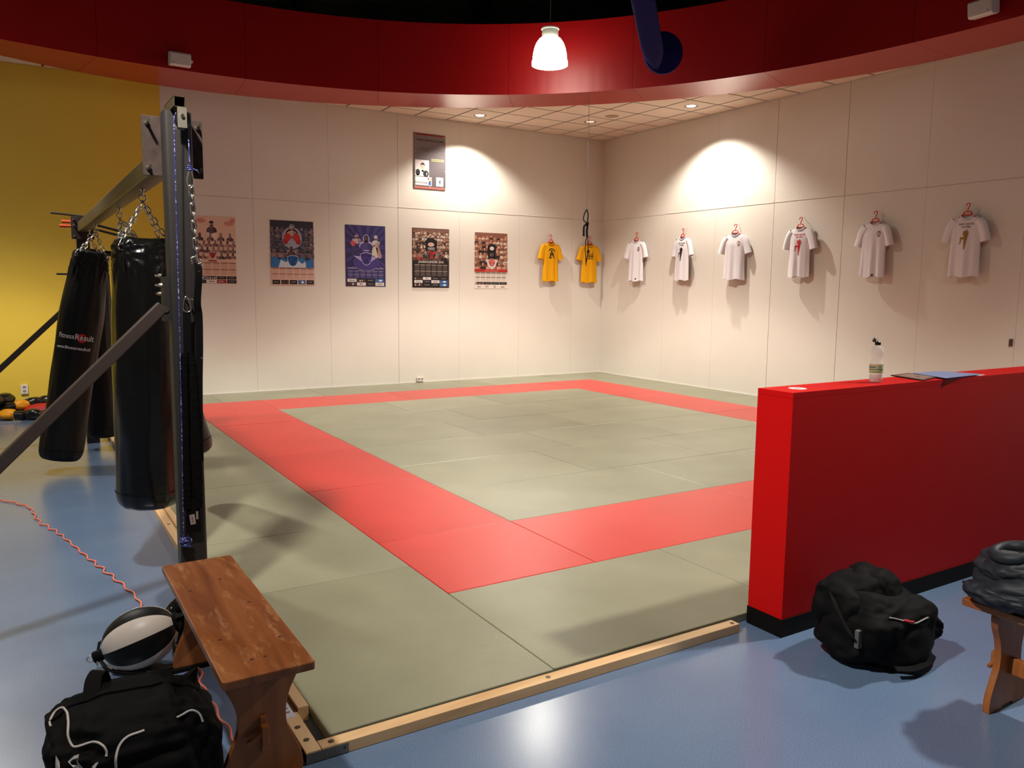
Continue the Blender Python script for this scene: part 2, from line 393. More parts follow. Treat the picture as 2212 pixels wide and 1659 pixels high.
# walls behind the camera close the hall
b = MB(); b.box((-14, -14.2, 0), (WX, -14, 8), mat('far_wall_paint', (120, 100, 84), 0.8)); struct(b.build('wall_front'))
b = MB(); b.box((-14.2, -14, 0), (-14, WY, 8), MATS['far_wall_paint']); struct(b.build('wall_far'))
# dark upper hall
b = MB()
b.box((-14, -14, 8), (10, 12, 8.1), M_DARK)
for k in range(60): b.box((-14, -9 + k * 0.33, 7.94), (10, -8.9 + k * 0.33, 8.0), M_DARK)
struct(b.build('ceiling'))
b = MB(); b.box((-14, 8.2, CZ + .1), (10, 8.3, 8), M_DARK); b.box((7.2, -14, CZ + .1), (7.3, 8.2, 8), mat('dark_wall_paint', (48, 44, 38), 0.85))
for k in range(22): b.box((-6, 8.17, 4.8 + k * 0.15), (3.2, 8.2, 4.86 + k * 0.15), M_DARK)
for x0, x1 in ((0.74, 0.80), (0.98, 1.05), (4.12, 4.42)): b.box((x0, 8.0, CZ + .1), (x1, 8.12, 8), M_DARK2)
struct(b.build('wall_upper'))

# curved bulkhead (measured plan: outer face towards the hall, inner edge towards the tiled ceiling)
CC = (-0.70, 0.27)
OUT = [(-2.928, 6.407), (-2.075, 6.563), (-1.21, 6.598), (-.128, 6.609), (.895, 6.525), (2.124, 6.118), (3.254, 5.42), (4.184, 4.465), (4.906, 3.401), (5.407, 2.352), (5.722, 1.085), (5.734, .193), (5.76, -.304)]
INN = [(-2.938, 7.208), (-2.016, 7.469), (-1.057, 7.668), (.135, 7.703), (.806, 7.532), (2.491, 6.911), (3.682, 6.12), (4.691, 5.114), (5.516, 4.025), (6.111, 2.938), (6.54, 1.62), (6.606, 1.105), (6.622, .117)]
def rfit(P, deg=4):
    th = [math.atan2(y - CC[1], x - CC[0]) for x, y in P]; rr = [math.hypot(x - CC[0], y - CC[1]) for x, y in P]
    c = np.polyfit(th, rr, deg); lo, hi = min(th), max(th)
    return lambda t: float(np.polyval(c, min(max(t, lo), hi)))
RO = rfit(OUT); RI = rfit(INN)
def ringpt(t, r): return (CC[0] + r * math.cos(t), CC[1] + r * math.sin(t))
ZS = 4.45; ZT = 5.42
seams = [R(a) for a in (-60, -43, -27, -11, 5, 21, 36.9, 52.6, 69, 85, 101, 117, 133, 150, 168)]
b = MB()
for i in range(len(seams) - 1):
    t0, t1 = seams[i] + 0.0003, seams[i + 1] - 0.0003; n = 10
    ts = [t0 + (t1 - t0) * k / n for k in range(n + 1)]
    o = [ringpt(t, RO(t)) for t in ts]; q = [ringpt(t, RI(t)) for t in ts]
    v = [(x, y, ZS) for x, y in o] + [(x, y, ZT) for x, y in o] + [(x, y, ZS) for x, y in q] + [(x, y, ZT) for x, y in q]
    N = n + 1; f1 = []; f2 = []
    for k in range(n):
        f1.append((k, k + 1, N + k + 1, N + k)); f2.append((k, 2 * N + k, 2 * N + k + 1, k + 1)); f1.append((N + k, N + k + 1, 3 * N + k + 1, 3 * N + k)); f1.append((2 * N + k, 3 * N + k, 3 * N + k + 1, 2 * N + k + 1))
    f1 += [(0, N, 3 * N, 2 * N), (n, 2 * N + n, 3 * N + n, N + n)]
    k0 = len(b.v); b.add(v, f1, M_REDP); b.f += [tuple(k0 + j for j in ff) for ff in f2]; b.mi += [b._m(M_REDS)] * len(f2)
struct(b.build('trim_1'))
# tiled ceiling between bulkhead and walls
b = MB(); t = MB()
gx = [5.336 + 0.6 * k for k in range(-14, 3)] + [WX]; gy = [5.157 + 0.6 * k for k in range(-14, 5)] + [WY]
for i in range(len(gx) - 1):
    for j in range(len(gy) - 1):
        x0, x1, y0, y1 = gx[i], gx[i + 1], gy[j], gy[j + 1]
        far = max(math.hypot(x - CC[0], y - CC[1]) for x in (x0, x1) for y in (y0, y1))
        if far < 7.0 or x1 - x0 < 0.03 or y1 - y0 < .03: continue
        def trim(x, y):
            th = math.atan2(y - CC[1], x - CC[0]); r_ = math.hypot(x - CC[0], y - CC[1]); lim = RO(th) + .25
            return (x, y) if r_ > lim else ringpt(th, lim)
        b.prism([trim(*q) for q in ((x0, y0), (x1, y0), (x1, y1), (x0, y1))], CZ + .005, CZ + .03, M_TBAR, plane='xy')
        g = .015
        b.prism([trim(*q) for q in ((x0 + g, y0 + g), (x1 - g, y0 + g), (x1 - g, y1 - g), (x0 + g, y1 - g))], CZ, CZ + .004, M_TILE, plane='xy')
struct(b.build('ceiling'))

# low red partition wall with black skirting
PX = 0.19; PY0 = -2.25; PY1 = -2.035; PZ = 1.22
b = MB(); b.box((PX, PY0, 0.09), (6.9, PY1, PZ - 0.028), M_REDL); b.box((PX + 0.01, PY0 + .01, PZ - 0.03), (6.9, PY1 - .01, PZ - 0.026), M_BLACKP); b.box((PX, PY0, PZ - 0.027), (6.9, PY1, PZ), M_REDL)
part = struct(b.build('wall_partition'))
b = MB(); b.box((PX - 0.004, PY0 - 0.004, 0), (6.9, PY1 + 0.002, 0.092), M_BLACKP); struct(b.build('baseboard_front'))

# ------------------------------------------------------------------ judo mats
MZ = 0.04
def judo_mat(x0, x1, y0, y1, m, label, grp):
    g = 0.0016
    b = MB(); b.rbox((x0 + g, y0 + g, 0.0), (x1 - g, y1 - g, MZ), 0.008, m)
    o = b.build('judo_mat', loc=((x0 + x1) / 2, (y0 + y1) / 2, 0), bevel=0.004); o.modifiers['bevel'].segments = 2
    o.location.z += random.uniform(0, 0.0012)
    tag(o, label, 'mat', grp)
ORD = ['first', 'second', 'third', 'fourth', 'fifth', 'sixth', 'seventh', 'eighth', 'ninth']
GI = 'green mats inside the red frame'; GR = 'red mats of the frame'; GO = 'green mats of the outer border'
ROW = {5: 'back row', 4: 'second row from the back', 3: 'third row from the back', 2: 'fourth row from the back', 1: 'second row from the front', 0: 'front row'}
for r in range(6):
    cuts = [0, 1.5, 3.0, 5.0] if r % 2 == 1 else [0, 2.0, 3.5, 5.0]
    for k in range(3):
        judo_mat(cuts[k], cuts[k + 1], r, r + 1, M_GREEN, 'green judo mat inside red frame, %s, %s' % (ROW[r], ['left end', 'middle', 'right end'][k]), GI)
def run(cuts, fixed, horiz, m, where, frm, grp):
    for k in range(len(cuts) - 1):
        lab = '%s, %s from %s' % (where, ORD[k], frm)
        if horiz: judo_mat(cuts[k], cuts[k + 1], fixed[0], fixed[1], m, lab, grp)
        else: judo_mat(fixed[0], fixed[1], cuts[k], cuts[k + 1], m, lab, grp)
run([-1, 0, 1.5, 3, 5, 7], (-1.01, 0), False, M_RED, 'red mat in the left strip of the frame', 'the front corner', GR)
run([0, 2, 3.5, 5.0], (6, 7), True, M_RED, 'red mat in the back strip of the frame', 'the left', GR)
run([-1, 0, 1.5, 3, 5, 7], (5, 6), False, M_RED, 'red mat in the right strip of the frame', 'the front', GR)
run([0, 2, 3.5, 5], (-1, 0), True, M_RED, 'red mat in the front strip of the frame', 'the left', GR)
run([-2.02, -.5, 1, 2.5, 4, 5.5, 6.95], (7, 7.95), True, M_GREEN, 'green border mat along the back wall', 'the left', GO)
run([-2.02, -.5, .5, 2, 3.5, 5, 7], (-2.03, -1.01), False, M_GREEN, 'green border mat along the left side', 'the front corner', GO)
run([-1.01, .51, 2, 3.5, 5, 6], (-2.015, -1), True, M_GREEN, 'green border mat along the front edge', 'the left', GO)
run([-2.015, -.5, 1, 2.5, 4, 5.5, 7], (6, 6.95), False, M_GREEN, 'green border mat along the right wall', 'the front', GO)

# wooden edging
def screw(parent, x, y, z, r=0.011):
    b = MB(); b.lathe([(r * .35, -0.006), (r * .4, 0), (r, 0.001), (r, 0.002), (r * .45, 0.0025)], mat('screw_steel', (128, 118, 106), 0.4, metal=.8), Matrix.Translation((x, y, z)), 12)
    return b.build('screw', parent, smooth=False)
fb = thing('wooden_batten', 'pale pine batten along the front edge of the mats', 'batten', (-2.13, -2.10, 0))
b = MB(); b.box((-2.085, -2.103, 0.001), (0.06, -2.045, 0.046), M_PINEX); b.build('beam', fb, bevel=0.002)
for p in ((-2.10 + .06, -2.075), (-1.08, -2.075), (0.03, -2.078)): screw(fb, p[0], p[1], 0.046)
b = MB(); b.box((-2.13, -2.106, 0.004), (-1.985, -2.103, 0.040), mat('galvanised_bracket', (120, 116, 110), 0.45, metal=.7))
b.box((-2.143, -2.106, 0.004), (-2.13, -2.05, 0.040), MATS['galvanised_bracket']); b.lathe([(0.004, 0), (0.004, 0.001)], M_BLACK, Matrix.Translation((-2.0, -2.1068, 0.026)) @ Matrix.Rotation(R(90), 4, 'X'), 10)
for xx in (-2.11, -2.07): b.lathe([(0.0025, 0), (0.0025, 0.001)], M_CHROME, Matrix.Translation((xx, -2.1065, 0.02)) @ Matrix.Rotation(R(90), 4, 'X'), 8)
b.build('corner_bracket', fb)
lb = thing('wooden_batten', 'outer pine batten running along the left edge of the mats', 'batten', (-2.11, 2.0, 0))
b = MB(); b.box((-2.143, -2.103, 0.001), (-2.087, 7.2, 0.046), M_PINE); b.build('beam', lb, bevel=0.002)
for p in ((-2.115, -2.02), (-2.118, -1.92), (-2.115, 1.1)): screw(lb, p[0], p[1], 0.046)
b = MB(); b.box((-2.139, -1.84, 0.0462), (-2.098, -1.62, 0.0468), flat(206, 200, 214))
for k in range(5): b.box((-2.13, -1.80 + k * .03, 0.0469), (-2.112, -1.79 + k * .03, 0.0471), flat(120, 90, 90))
b.build('sticker', lb, label='white printed sticker')
ib = thing('wooden_batten', 'taller inner pine batten between outer batten and left mats', 'batten', (-2.06, 2.0, 0))
b = MB(); b.box((-2.084, -1.81, 0.001), (-2.042, 7.2, 0.062), M_PINE); b.build('beam', ib, bevel=0.0015)

# ------------------------------------------------------------------ posters
SK = [(150, 108, 88), (120, 84, 70), (176, 132, 110), (98, 66, 56), (190, 150, 128)]
def person_bust(F, u, v, s, m_skin, m_hair, m_shirt, L, out=None, hat=False):
    if out: F.ell(u, v + s * .02, s * .62, s * .78, out, L - 1); F.ell(u, v - s * 1.25, s * 1.35, s * .95, out, L - 1)
    F.poly([(u - s * 1.2, v - s * 2.0), (u - s * 1.15, v - s * 1.15), (u - s * .8, v - s * .8), (u - s * .25, v - s * .62), (u + s * .25, v - s * .62), (u + s * .8, v - s * .8), (u + s * 1.15, v - s * 1.15), (u + s * 1.2, v - s * 2.0)], m_shirt, L)
    F.rect(u - s * .2, v - s * .8, u + s * .2, v - s * .3, m_skin, L + 1)
    F.ell(u, v, s * .45, s * .6, m_skin, L + 1, 12)
    F.poly([(u - s * .46, v + s * .22), (u - s * .40, v + s * .48), (u - s * .22, v + s * .63), (u + s * .22, v + s * .63), (u + s * .40, v + s * .48), (u + s * .46, v + s * .22), (u + s * .34, v + s * .40), (u - s * .34, v + s * .40)], m_hair, L + 2)
    F.poly([(u + s * .12, v + s * .3), (u + s * .40, v + s * .3), (u + s * .38, v - s * .25), (u + s * .2, v - s * .5), (u + s * .05, v - s * .5)], flat(*[int(x * .72) for x in SKC.get(m_skin.name, (150, 110, 90))]), L + 1.5)
    F.rect(u - s * 1.1, v - s * 2.0, u - s * .95, v - s * 1.3, flat(*[int(x * .72) for x in SKC.get(m_shirt.name, (110, 80, 70))]), L + .5); F.poly([(u + s * .3, v - s * .75), (u + s * 1.15, v - s * 1.15), (u + s * 1.2, v - s * 2.0), (u + s * .5, v - s * 2.0)], flat(*[int(x * .75) for x in SKC.get(m_shirt.name, (110, 80, 70))]), L + .5)
    if s > 0.012:
        for q in (-.18, .18): F.rect(u + s * q - s * .09, v + s * .02, u + s * q + s * .09, v + s * .09, m_hair, L + 2)
        F.rect(u - s * .14, v - s * .32, u + s * .14, v - s * .27, flat(90, 50, 46), L + 2)
        F.poly([(u - s * .05, v + s * .02), (u + s * .05, v + s * .02), (u + s * .1, v - s * .14), (u - s * .1, v - s * .14)], flat(112, 76, 62), L + 2)
    if hat: F.poly([(u - s * .55, v + s * .2), (u - s * .45, v + s * .6), (u, v + s * .78), (u + s * .45, v + s * .6), (u + s * .5, v + s * .2)], m_hair, L + 3)
def sponsor(F, u0, v0, u1, v1, kind, txt=None):
    w_ = u1 - u0; h = v1 - v0
    dark = flat(34, 28, 30)
    if kind == 'w':
        F.rect(u0, v0, u1, v1, flat(214, 206, 200), 2)
        if txt: F.text(txt, (u0 + u1) / 2, v0 + h * .25, h * .75, dark, 3, bold=0.0006, sx=1.2)
        else: F.rect(u0 + w_ * .2, v0 + h * .4, u1 - w_ * .2, v0 + h * .6, dark, 3)
    elif kind == 'r': F.rect(u0, v0, u1, v1, flat(142, 44, 44), 2); F.rect(u0 + w_ * .15, v0 + h * .35, u1 - w_ * .3, v0 + h * .65, flat(206, 160, 150), 3)
    elif kind == 'b': F.rect(u0, v0, u1, v1, flat(60, 100, 150), 2); F.ell(u0 + w_ * .6, v0 + h * .5, w_ * .2, h * .3, flat(210, 214, 220), 3)
    elif kind == 'd': F.rect(u0, v0, u1, v1, dark, 2); F.rect(u0 + w_ * .2, v0 + h * .4, u1 - w_ * .2, v0 + h * .65, flat(120, 110, 104), 3)
    else:
        F.rect(u0, v0, u1, v1, dark, 2)
        for k in range(4):
            F.rect(u0 + w_ * (.05 + .24 * k), v0 + h * .15, u0 + w_ * (.2 + .24 * k), v1 - h * random.uniform(.1, .4), flat(*random.choice([(190, 150, 130), (120, 60, 50), (200, 196, 190), (90, 70, 64)])), 3)
def months(F, u0, v0, u1, v1, nx, ny, ink, head=None):
    w_ = (u1 - u0) / nx; h = (v1 - v0) / ny
    for i in range(nx):
        for j in range(ny):
            a = u0 + i * w_; c = v0 + j * h
            if head: F.rect(a + w_ * .06, c + h * .82, a + w_ * .92, c + h * .96, head, 2)
            for k in range(5): F.rect(a + w_ * .1, c + h * (.1 + .14 * k), a + w_ * .88, c + h * (.16 + .14 * k), ink, 2)
def badge(F, u, v, s, ring, fill, ink, L=8, wings=True):
    if wings:
        for sg in (-1, 1):
            for k in range(4):
                F.poly([(u + sg * s * .9, v + s * (.35 - .22 * k)), (u + sg * s * (2.5 - .35 * k), v + s * (.5 - .22 * k)), (u + sg * s * (2.3 - .35 * k), v + s * (.36 - .22 * k)), (u + sg * s * .9, v + s * (.22 - .22 * k))], ring, L)
    P = [(-1.15, .75), (-.6, 1.0), (0, 1.12), (.6, 1.0), (1.15, .75), (1.0, -.1), (.62, -.85), (0, -1.15), (-.62, -.85), (-1.0, -.1)]
    F.poly([(u + s * a * 1.08, v + s * c * 1.08) for a, c in P], ring, L + 1); F.poly([(u + s * a, v + s * c) for a, c in P], fill, L + 2)
    F.text('TOP', u, v + s * .12, s * 1.0, ink, L + 3, bold=s * 0.03, sx=1.1); F.text('25', u, v - s * .75, s * 1.0, ink, L + 3, bold=s * 0.03)
def poster_base(x0, x1, z0, z1, bg, label, name='poster', group='wall calendars'):
    p = thing(name, label, 'poster', ((x0 + x1) / 2, WY, z0), group)
    mb = MB(); W = x1 - x0; H = z1 - z0; n = 10
    v = []; f = []
    for j in range(n + 1):
        for i in range(5):
            c = 0.004
            v.append((x0 + W * i / 4, WY - c, z0 + H * j / n))
    for j in range(n):
        for i in range(4): a = j * 5 + i; f.append((a, a + 1, a + 6, a + 5))
    k0 = len(v); v2 = [(x, y + 0.0012, z) for x, y, z in v]; f2 = [tuple(k0 + q for q in ff[::-1]) for ff in f]
    edge = [i for i in range(5)] + [j * 5 + 4 for j in range(1, n + 1)] + [n * 5 + i for i in (3, 2, 1, 0)] + [j * 5 for j in range(n - 1, 0, -1)]
    f3 = [(edge[k], edge[(k + 1) % len(edge)], k0 + edge[(k + 1) % len(edge)], k0 + edge[k]) for k in range(len(edge))]
    mb.add(v + v2, f + f2 + f3, bg); mb.build('sheet', p)
    mb = MB()
    F = Flat(mb, (x0, WY - 0.0045, z0), (1, 0, 0), (0, 0, 1), (0, -1, 0), base=0.006)
    F.base = 0.0012; F.clip = (W, H)
    return p, mb, F, W, H
def finish_poster(p, mb):
    # print sits a fraction of a millimetre in front of the sheet
    mb.build('print', p)
# poster 1 : cream with a pyramid of fighters
def fig_rows(F, W, rows, skins, shirts, out=None):
    L = 2
    for (v, n, s, jit) in rows:
        for k in range(n):
            u = W * (k + .5) / n + random.uniform(-jit, jit)
            person_bust(F, u, v + random.uniform(-jit, jit) * .6, s * 1.22, flat(*random.choice(skins)), flat(40, 28, 26), flat(*random.choice(shirts)), L, out)
            L += 0.25
        L += 3
sk1 = [(168, 120, 104), (140, 96, 84), (104, 70, 64), (186, 142, 124)]
p, mb, F, W, H = poster_base(-0.635, -0.04, 1.72, 2.72, flat(216, 178, 156), 'cream calendar poster with fighter pyramid and man in black cap')
for q in ((.1, .93), (.5, .9), (.58, .95)): F.ell(q[0], H * q[1], .07, .035, flat(200, 130, 118), 1)
F.ell(.26, .74, .075, .10, flat(226, 196, 178), 1)
person_bust(F, .25, .885, .062, flat(168, 120, 104), flat(36, 28, 34), flat(92, 66, 72), 2, flat(228, 200, 186), hat=True)
fig_rows(F, W, [(.72, 4, .036, .01), (.62, 7, .030, .008), (.53, 8, .028, .008), (.445, 7, .031, .008)], sk1, [(120, 86, 86), (150, 108, 98), (94, 66, 70), (170, 128, 116)], flat(226, 198, 184))
F.ell(.25, .415, .06, .055, flat(214, 170, 156), 30); badge(F, .25, .42, .038, flat(196, 130, 120), flat(168, 58, 56), flat(110, 30, 34), 31, wings=False)
F.rect(.19, .33, .31, .35, flat(150, 60, 56), 32)
months(F, .0, .125, W, .32, 5, 2, flat(196, 152, 138), flat(136, 84, 76))
for i, kk in enumerate('pwdd'): sponsor(F, .01 + i * .147, .065, .147 + i * .147, .112, 'p' if i == 1 else ('d' if i > 1 else 'b'))
for i, kk in enumerate('dwrd'): sponsor(F, .01 + i * .147, .008, .147 + i * .147, .056, kk)
finish_poster(p, mb)
# poster 2 : dark blue crowd, red gloves
p, mb, F, W, H = poster_base(0.475, 1.175, 1.705, 2.716, flat(212, 176, 158), 'blue and black calendar poster with boxer in red gloves')
F.rect(.01, .28, W - .01, H - .005, flat(46, 44, 58), 1)
sk2 = [(150, 112, 106), (120, 90, 92), (176, 138, 130), (92, 66, 66)]
fig_rows(F, W, [(.88, 9, .026, .012), (.80, 9, .028, .012), (.72, 8, .032, .012), (.64, 7, .036, .01), (.54, 6, .042, .006)], sk2, [(70, 66, 84), (104, 84, 90), (56, 54, 72), (140, 110, 108)], flat(96, 104, 128))
F.ell(.345, .74, .16, .17, flat(150, 150, 166), 24)
person_bust(F, .345, .90, .072, flat(196, 160, 150), flat(40, 34, 40), flat(176, 140, 132), 25, flat(170, 172, 184))
for sg in (-1, 1): F.ell(.345 + sg * .07, .75, .055, .06, flat(176, 40, 36), 40); F.ell(.345 + sg * .10, .69, .04, .05, flat(150, 34, 36), 39)
person_bust(F, .33, .57, .055, flat(78, 56, 56), flat(30, 24, 28), flat(84, 60, 62), 42, flat(150, 140, 150))
F.poly([(.01, .28), (.01, .43), (.08, .45), (.14, .40), (.2, .44), (.26, .4), (.34, .45), (.42, .4), (.5, .45), (.58, .39), (W - .02, .44), (W - .01, .28)], flat(50, 110, 168), 50)
F.poly([(.12, .28), (.16, .40), (.24, .36), (.30, .41), (.42, .40), (.5, .34), (.55, .38), (.56, .28)], flat(196, 206, 216), 51)
badge(F, .35, .385, .075, flat(190, 205, 220), flat(38, 92, 158), flat(20, 44, 84), 53, wings=False)
F.rect(.02, .01, W - .01, .282, flat(214, 178, 160), 1.5)
months(F, .02, .10, W - .01, .275, 6, 2, flat(188, 150, 138), flat(128, 80, 78))
for i in range(5): sponsor(F, .025 + i * .135, .018, .145 + i * .135, .085, 'dpdbd'[i])
finish_poster(p, mb)
# poster 3 : purple
p, mb, F, W, H = poster_base(1.695, 2.395, 1.70, 2.70, flat(46, 38, 84), 'purple calendar poster with three fighters above TOP 25 wings')
for k in range(18):
    a = k * 2 * PI / 18; cl = lambda u, v: (min(max(u, .01), W - .01), min(max(v, .3), H - .01))
    F.poly([(.35, .62), cl(.35 + .5 * math.cos(a), .62 + .5 * math.sin(a)), cl(.35 + .5 * math.cos(a + .16), .62 + .5 * math.sin(a + .16))], flat(62, 52, 112), 1)
lil = flat(150, 140, 190)
person_bust(F, .195, .82, .058, flat(178, 130, 124), flat(40, 30, 40), flat(176, 150, 150), 2, lil)
person_bust(F, .53, .80, .058, flat(186, 158, 150), flat(190, 184, 190), flat(190, 182, 186), 2, lil, hat=True)
person_bust(F, .36, .78, .092, flat(84, 58, 62), flat(38, 28, 44), flat(72, 58, 116), 8, flat(170, 162, 204))
F.cap(.13, .52, .035, .14, .70, .03, flat(58, 46, 88), 7); F.ell(.13, .70, .04, .045, flat(190, 70, 80), 8)
F.cap(.60, .50, .035, .55, .68, .028, flat(168, 128, 120), 7); F.ell(.54, .68, .035, .04, flat(176, 136, 126), 8)
F.rect(.46, .46, .56, .66, flat(196, 190, 170), 7)
F.ell(.36, .40, .24, .13, flat(66, 54, 120), 14)
badge(F, .36, .455, .09, flat(196, 184, 218), flat(70, 50, 130), flat(28, 18, 52), 16)
for k in range(40): F.rect(.03 + k * .016, .285, .04 + k * .016, .285 + random.uniform(.02, .04), flat(150, 140, 176), 3)
F.text('JAARKALENDER 2009', .36, .265, .028, flat(190, 184, 206), 4)
months(F, .03, .135, W - .03, .26, 6, 2, flat(110, 100, 150), flat(150, 142, 184))
for i in range(4): sponsor(F, .03 + i * .162, .072, .185 + i * .162, .125, 'wpdb'[i], 'Emci' if i == 0 else None)
for i in range(4): sponsor(F, .03 + i * .162, .012, .185 + i * .162, .065, 'pwdw'[i], 'BC' if i == 1 else None)
finish_poster(p, mb)
# poster 4 : black JAARKALENDER 2010
p, mb, F, W, H = poster_base(2.89, 3.595, 1.69, 2.705, flat(38, 26, 24), 'black and brown calendar poster reading JAARKALENDER 2010')
F.rect(.01, .47, W - .01, H - .01, flat(120, 84, 70), 1)
cr_sk = [(186, 142, 120), (160, 112, 92), (128, 86, 70), (206, 168, 146)]; cr_sh = [(200, 176, 158), (90, 56, 48), (54, 38, 36), (170, 120, 100), (214, 196, 180)]
fig_rows(F, W, [(.96, 13, .020, .008), (.91, 12, .022, .009), (.86, 12, .023, .009), (.80, 11, .025, .01), (.74, 10, .027, .01), (.68, 9, .030, .01), (.60, 7, .036, .01)], cr_sk, cr_sh)
person_bust(F, .34, .90, .062, flat(200, 158, 136), flat(44, 30, 28), flat(24, 18, 20), 34)
F.poly([(.25, .62), (.24, .80), (.30, .845), (.40, .845), (.47, .80), (.46, .62)], flat(22, 16, 18), 38)
F.ell(.35, .74, .06, .035, flat(206, 170, 160), 40); F.text('KLS', .35, .727, .035, flat(160, 40, 36), 41)
for k in range(3): F.rect(.29, .655 + k * .014, .42, .662 + k * .014, flat(190, 176, 170), 41)
badge(F, .36, .56, .075, flat(120, 116, 118), flat(40, 30, 30), flat(206, 52, 38), 44)
person_bust(F, .13, .56, .05, flat(190, 130, 112), flat(110, 50, 44), flat(150, 56, 46), 42); person_bust(F, .60, .56, .05, flat(176, 132, 112), flat(34, 24, 24), flat(40, 30, 32), 42)
F.rect(.01, .01, W - .01, .47, flat(36, 25, 23), 48)
F.base += 0.0002 * 48
F.text('JAARKALENDER 2010', .35, .425, .052, flat(206, 196, 184), 2, bold=.001, sx=.98)
months(F, .03, .19, W - .03, .40, 6, 2, flat(112, 98, 90), flat(150, 136, 126))
for i in range(4): sponsor(F, .03 + i * .162, .135, .185 + i * .162, .18, 'pwdd'[i], 'BC' if i == 1 else None)
for i in range(4): sponsor(F, .03 + i * .162, .08, .185 + i * .162, .127, 'wdwb'[i], 'Emci' if i == 0 else None)
for i in range(4): sponsor(F, .03 + i * .162, .022, .185 + i * .162, .072, 'pddb'[i])
finish_poster(p, mb)
# poster 5 : white/red crowd
p, mb, F, W, H = poster_base(4.10, 4.795, 1.685, 2.692, flat(222, 210, 196), 'white calendar poster with bare-chested crowd above a red band')
F.rect(.01, .345, W - .01, H - .01, flat(128, 80, 64), 1)
fig_rows(F, W, [(.93, 9, .026, .008), (.86, 9, .027, .01), (.79, 9, .028, .01), (.71, 8, .030, .01), (.62, 8, .033, .01), (.52, 7, .036, .008), (.43, 6, .042, .008)], [(206, 150, 122), (186, 130, 104), (220, 172, 146), (150, 100, 80)], [(206, 150, 122), (190, 136, 110), (50, 34, 34), (214, 190, 170), (176, 120, 96)])
F.poly([(.28, .53), (.27, .76), (.32, .80), (.40, .80), (.45, .76), (.44, .53)], flat(26, 20, 22), 34); F.ell(.36, .72, .045, .035, flat(210, 196, 186), 35); F.text('BT', .36, .58, .07, flat(150, 130, 124), 35)
F.poly([(.24, .52), (.48, .52), (.44, .40), (.36, .34), (.28, .40)], flat(210, 200, 190), 36)
badge(F, .36, .465, .06, flat(206, 196, 190), flat(176, 36, 34), flat(226, 150, 140), 38)
F.rect(.0, .30, W, .345, flat(176, 34, 30), 48); F.text('JAARKALENDER 2011', .36, .31, .03, flat(220, 150, 140), 49)
months(F, .02, .13, W - .02, .29, 6, 2, flat(204, 192, 180), flat(110, 96, 90))
for i in range(4): sponsor(F, .02 + i * .168, .072, .18 + i * .168, .118, 'pddd'[i])
for i, tt in enumerate(('Emci', 'SITP', 'BC', 'sport')): F.text(tt, .10 + i * .165, .022, .036, flat(60, 50, 48), 3, bold=.0006)
finish_poster(p, mb)
# plaque
p = thing('plaque', 'grey wall plaque above the posters with red bars and photo of boxer', 'sign', (3.22, WY, 3.36))
x0, x1, z0, z1 = 2.92, 3.52, 3.365, 4.288
M_PLQ = mat('brushed_plaque', (124, 116, 118), 0.3, metal=0.5, spec=.5)
b = MB(); b.rbox((x0, WY - 0.012, z0), (x1, WY - 0.003, z1), 0.012, M_PLQ, axis=1); b.build('board', p, bevel=0.001)
b = MB(); b.box((x0 + .008, WY - 0.0135, z1 - .035), (x1 - .008, WY - 0.0122, z1 - .008), flat(134, 44, 34)); b.build('red_bar', p, label='dark red bar'); b = MB(); b.box((x0 + .008, WY - 0.0135, z0 + .008), (x1 - .008, WY - 0.0122, z0 + .035), flat(200, 96, 84)); b.build('red_bar', p, label='red bar')
for q in ((x0 + .03, z1 - .03), (3.22, z1 - .045), (x1 - .03, z1 - .03), (x0 + .03, 3.98), (x1 - .03, 3.97), (x1 - .02, 3.68), (x0 + .03, 3.68), (x0 + .03, z0 + .03), (3.22, z0 + .03), (x1 - .03, z0 + .03)):
    b = MB(); b.lathe([(0.009, 0), (0.009, 0.003), (0.004, 0.005)], M_CHROME, Matrix.Translation((q[0], WY - 0.012, q[1])) @ Matrix.Rotation(R(90), 4, 'X'), 10); b.build('stud', p)
mb = MB(); F = Flat(mb, (x0, WY - 0.0125, z0), (1, 0, 0), (0, 0, 1), (0, -1, 0))
ink = flat(52, 40, 36)
F.text('FIGHT CENTRE CALUMA', .31, .795, .046, ink, 2, bold=.0008, sx=.98)
for k, (a, c) in enumerate(((.32, .44), (.1, .54), (.08, .55), (.18, .46))):
    F.rect(a, .70 - k * .024, c, .706 - k * .024, flat(84, 70, 66), 2)
F.rect(.33, .50, .57, .512, flat(206, 180, 110), 2); F.rect(.33, .475, .57, .487, flat(206, 180, 110), 2)
F.rect(.025, .21, .285, .48, flat(216, 206, 204), 2)
F.poly([(.08, .21), (.10, .30), (.13, .31), (.20, .31), (.23, .30), (.25, .21)], flat(224, 214, 210), 3)
F.ell(.165, .365, .04, .058, flat(212, 176, 156), 4); F.poly([(.122, .37), (.13, .415), (.15, .435), (.185, .435), (.205, .41), (.208, .37), (.195, .40), (.14, .40)], flat(70, 50, 44), 5)
F.cap(.165, .30, .02, .165, .33, .02, flat(204, 168, 150), 3)
F.ell(.075, .27, .042, .055, flat(34, 30, 30), 6); F.ell(.225, .255, .055, .055, flat(34, 30, 30), 6); F.rect(.235, .23, .25, .275, flat(210, 206, 204), 7); F.rect(.05, .22, .09, .24, flat(34, 30, 30), 6)
F.rect(.025, .06, .335, .20, flat(214, 206, 202), 2); F.text('De Knotwilg', .14, .09, .045, flat(70, 62, 62), 3, bold=.0008)
F.rect(.275, .07, .32, .125, flat(52, 84, 160), 3); F.poly([(.25, .185), (.285, .185), (.285, .145), (.265, .16)], flat(170, 44, 40), 3); F.poly([(.285, .15), (.33, .185), (.335, .16), (.29, .12)], flat(226, 160, 110), 3); F.poly([(.28, .125), (.32, .145), (.32, .13), (.285, .115)], flat(70, 120, 60), 3)
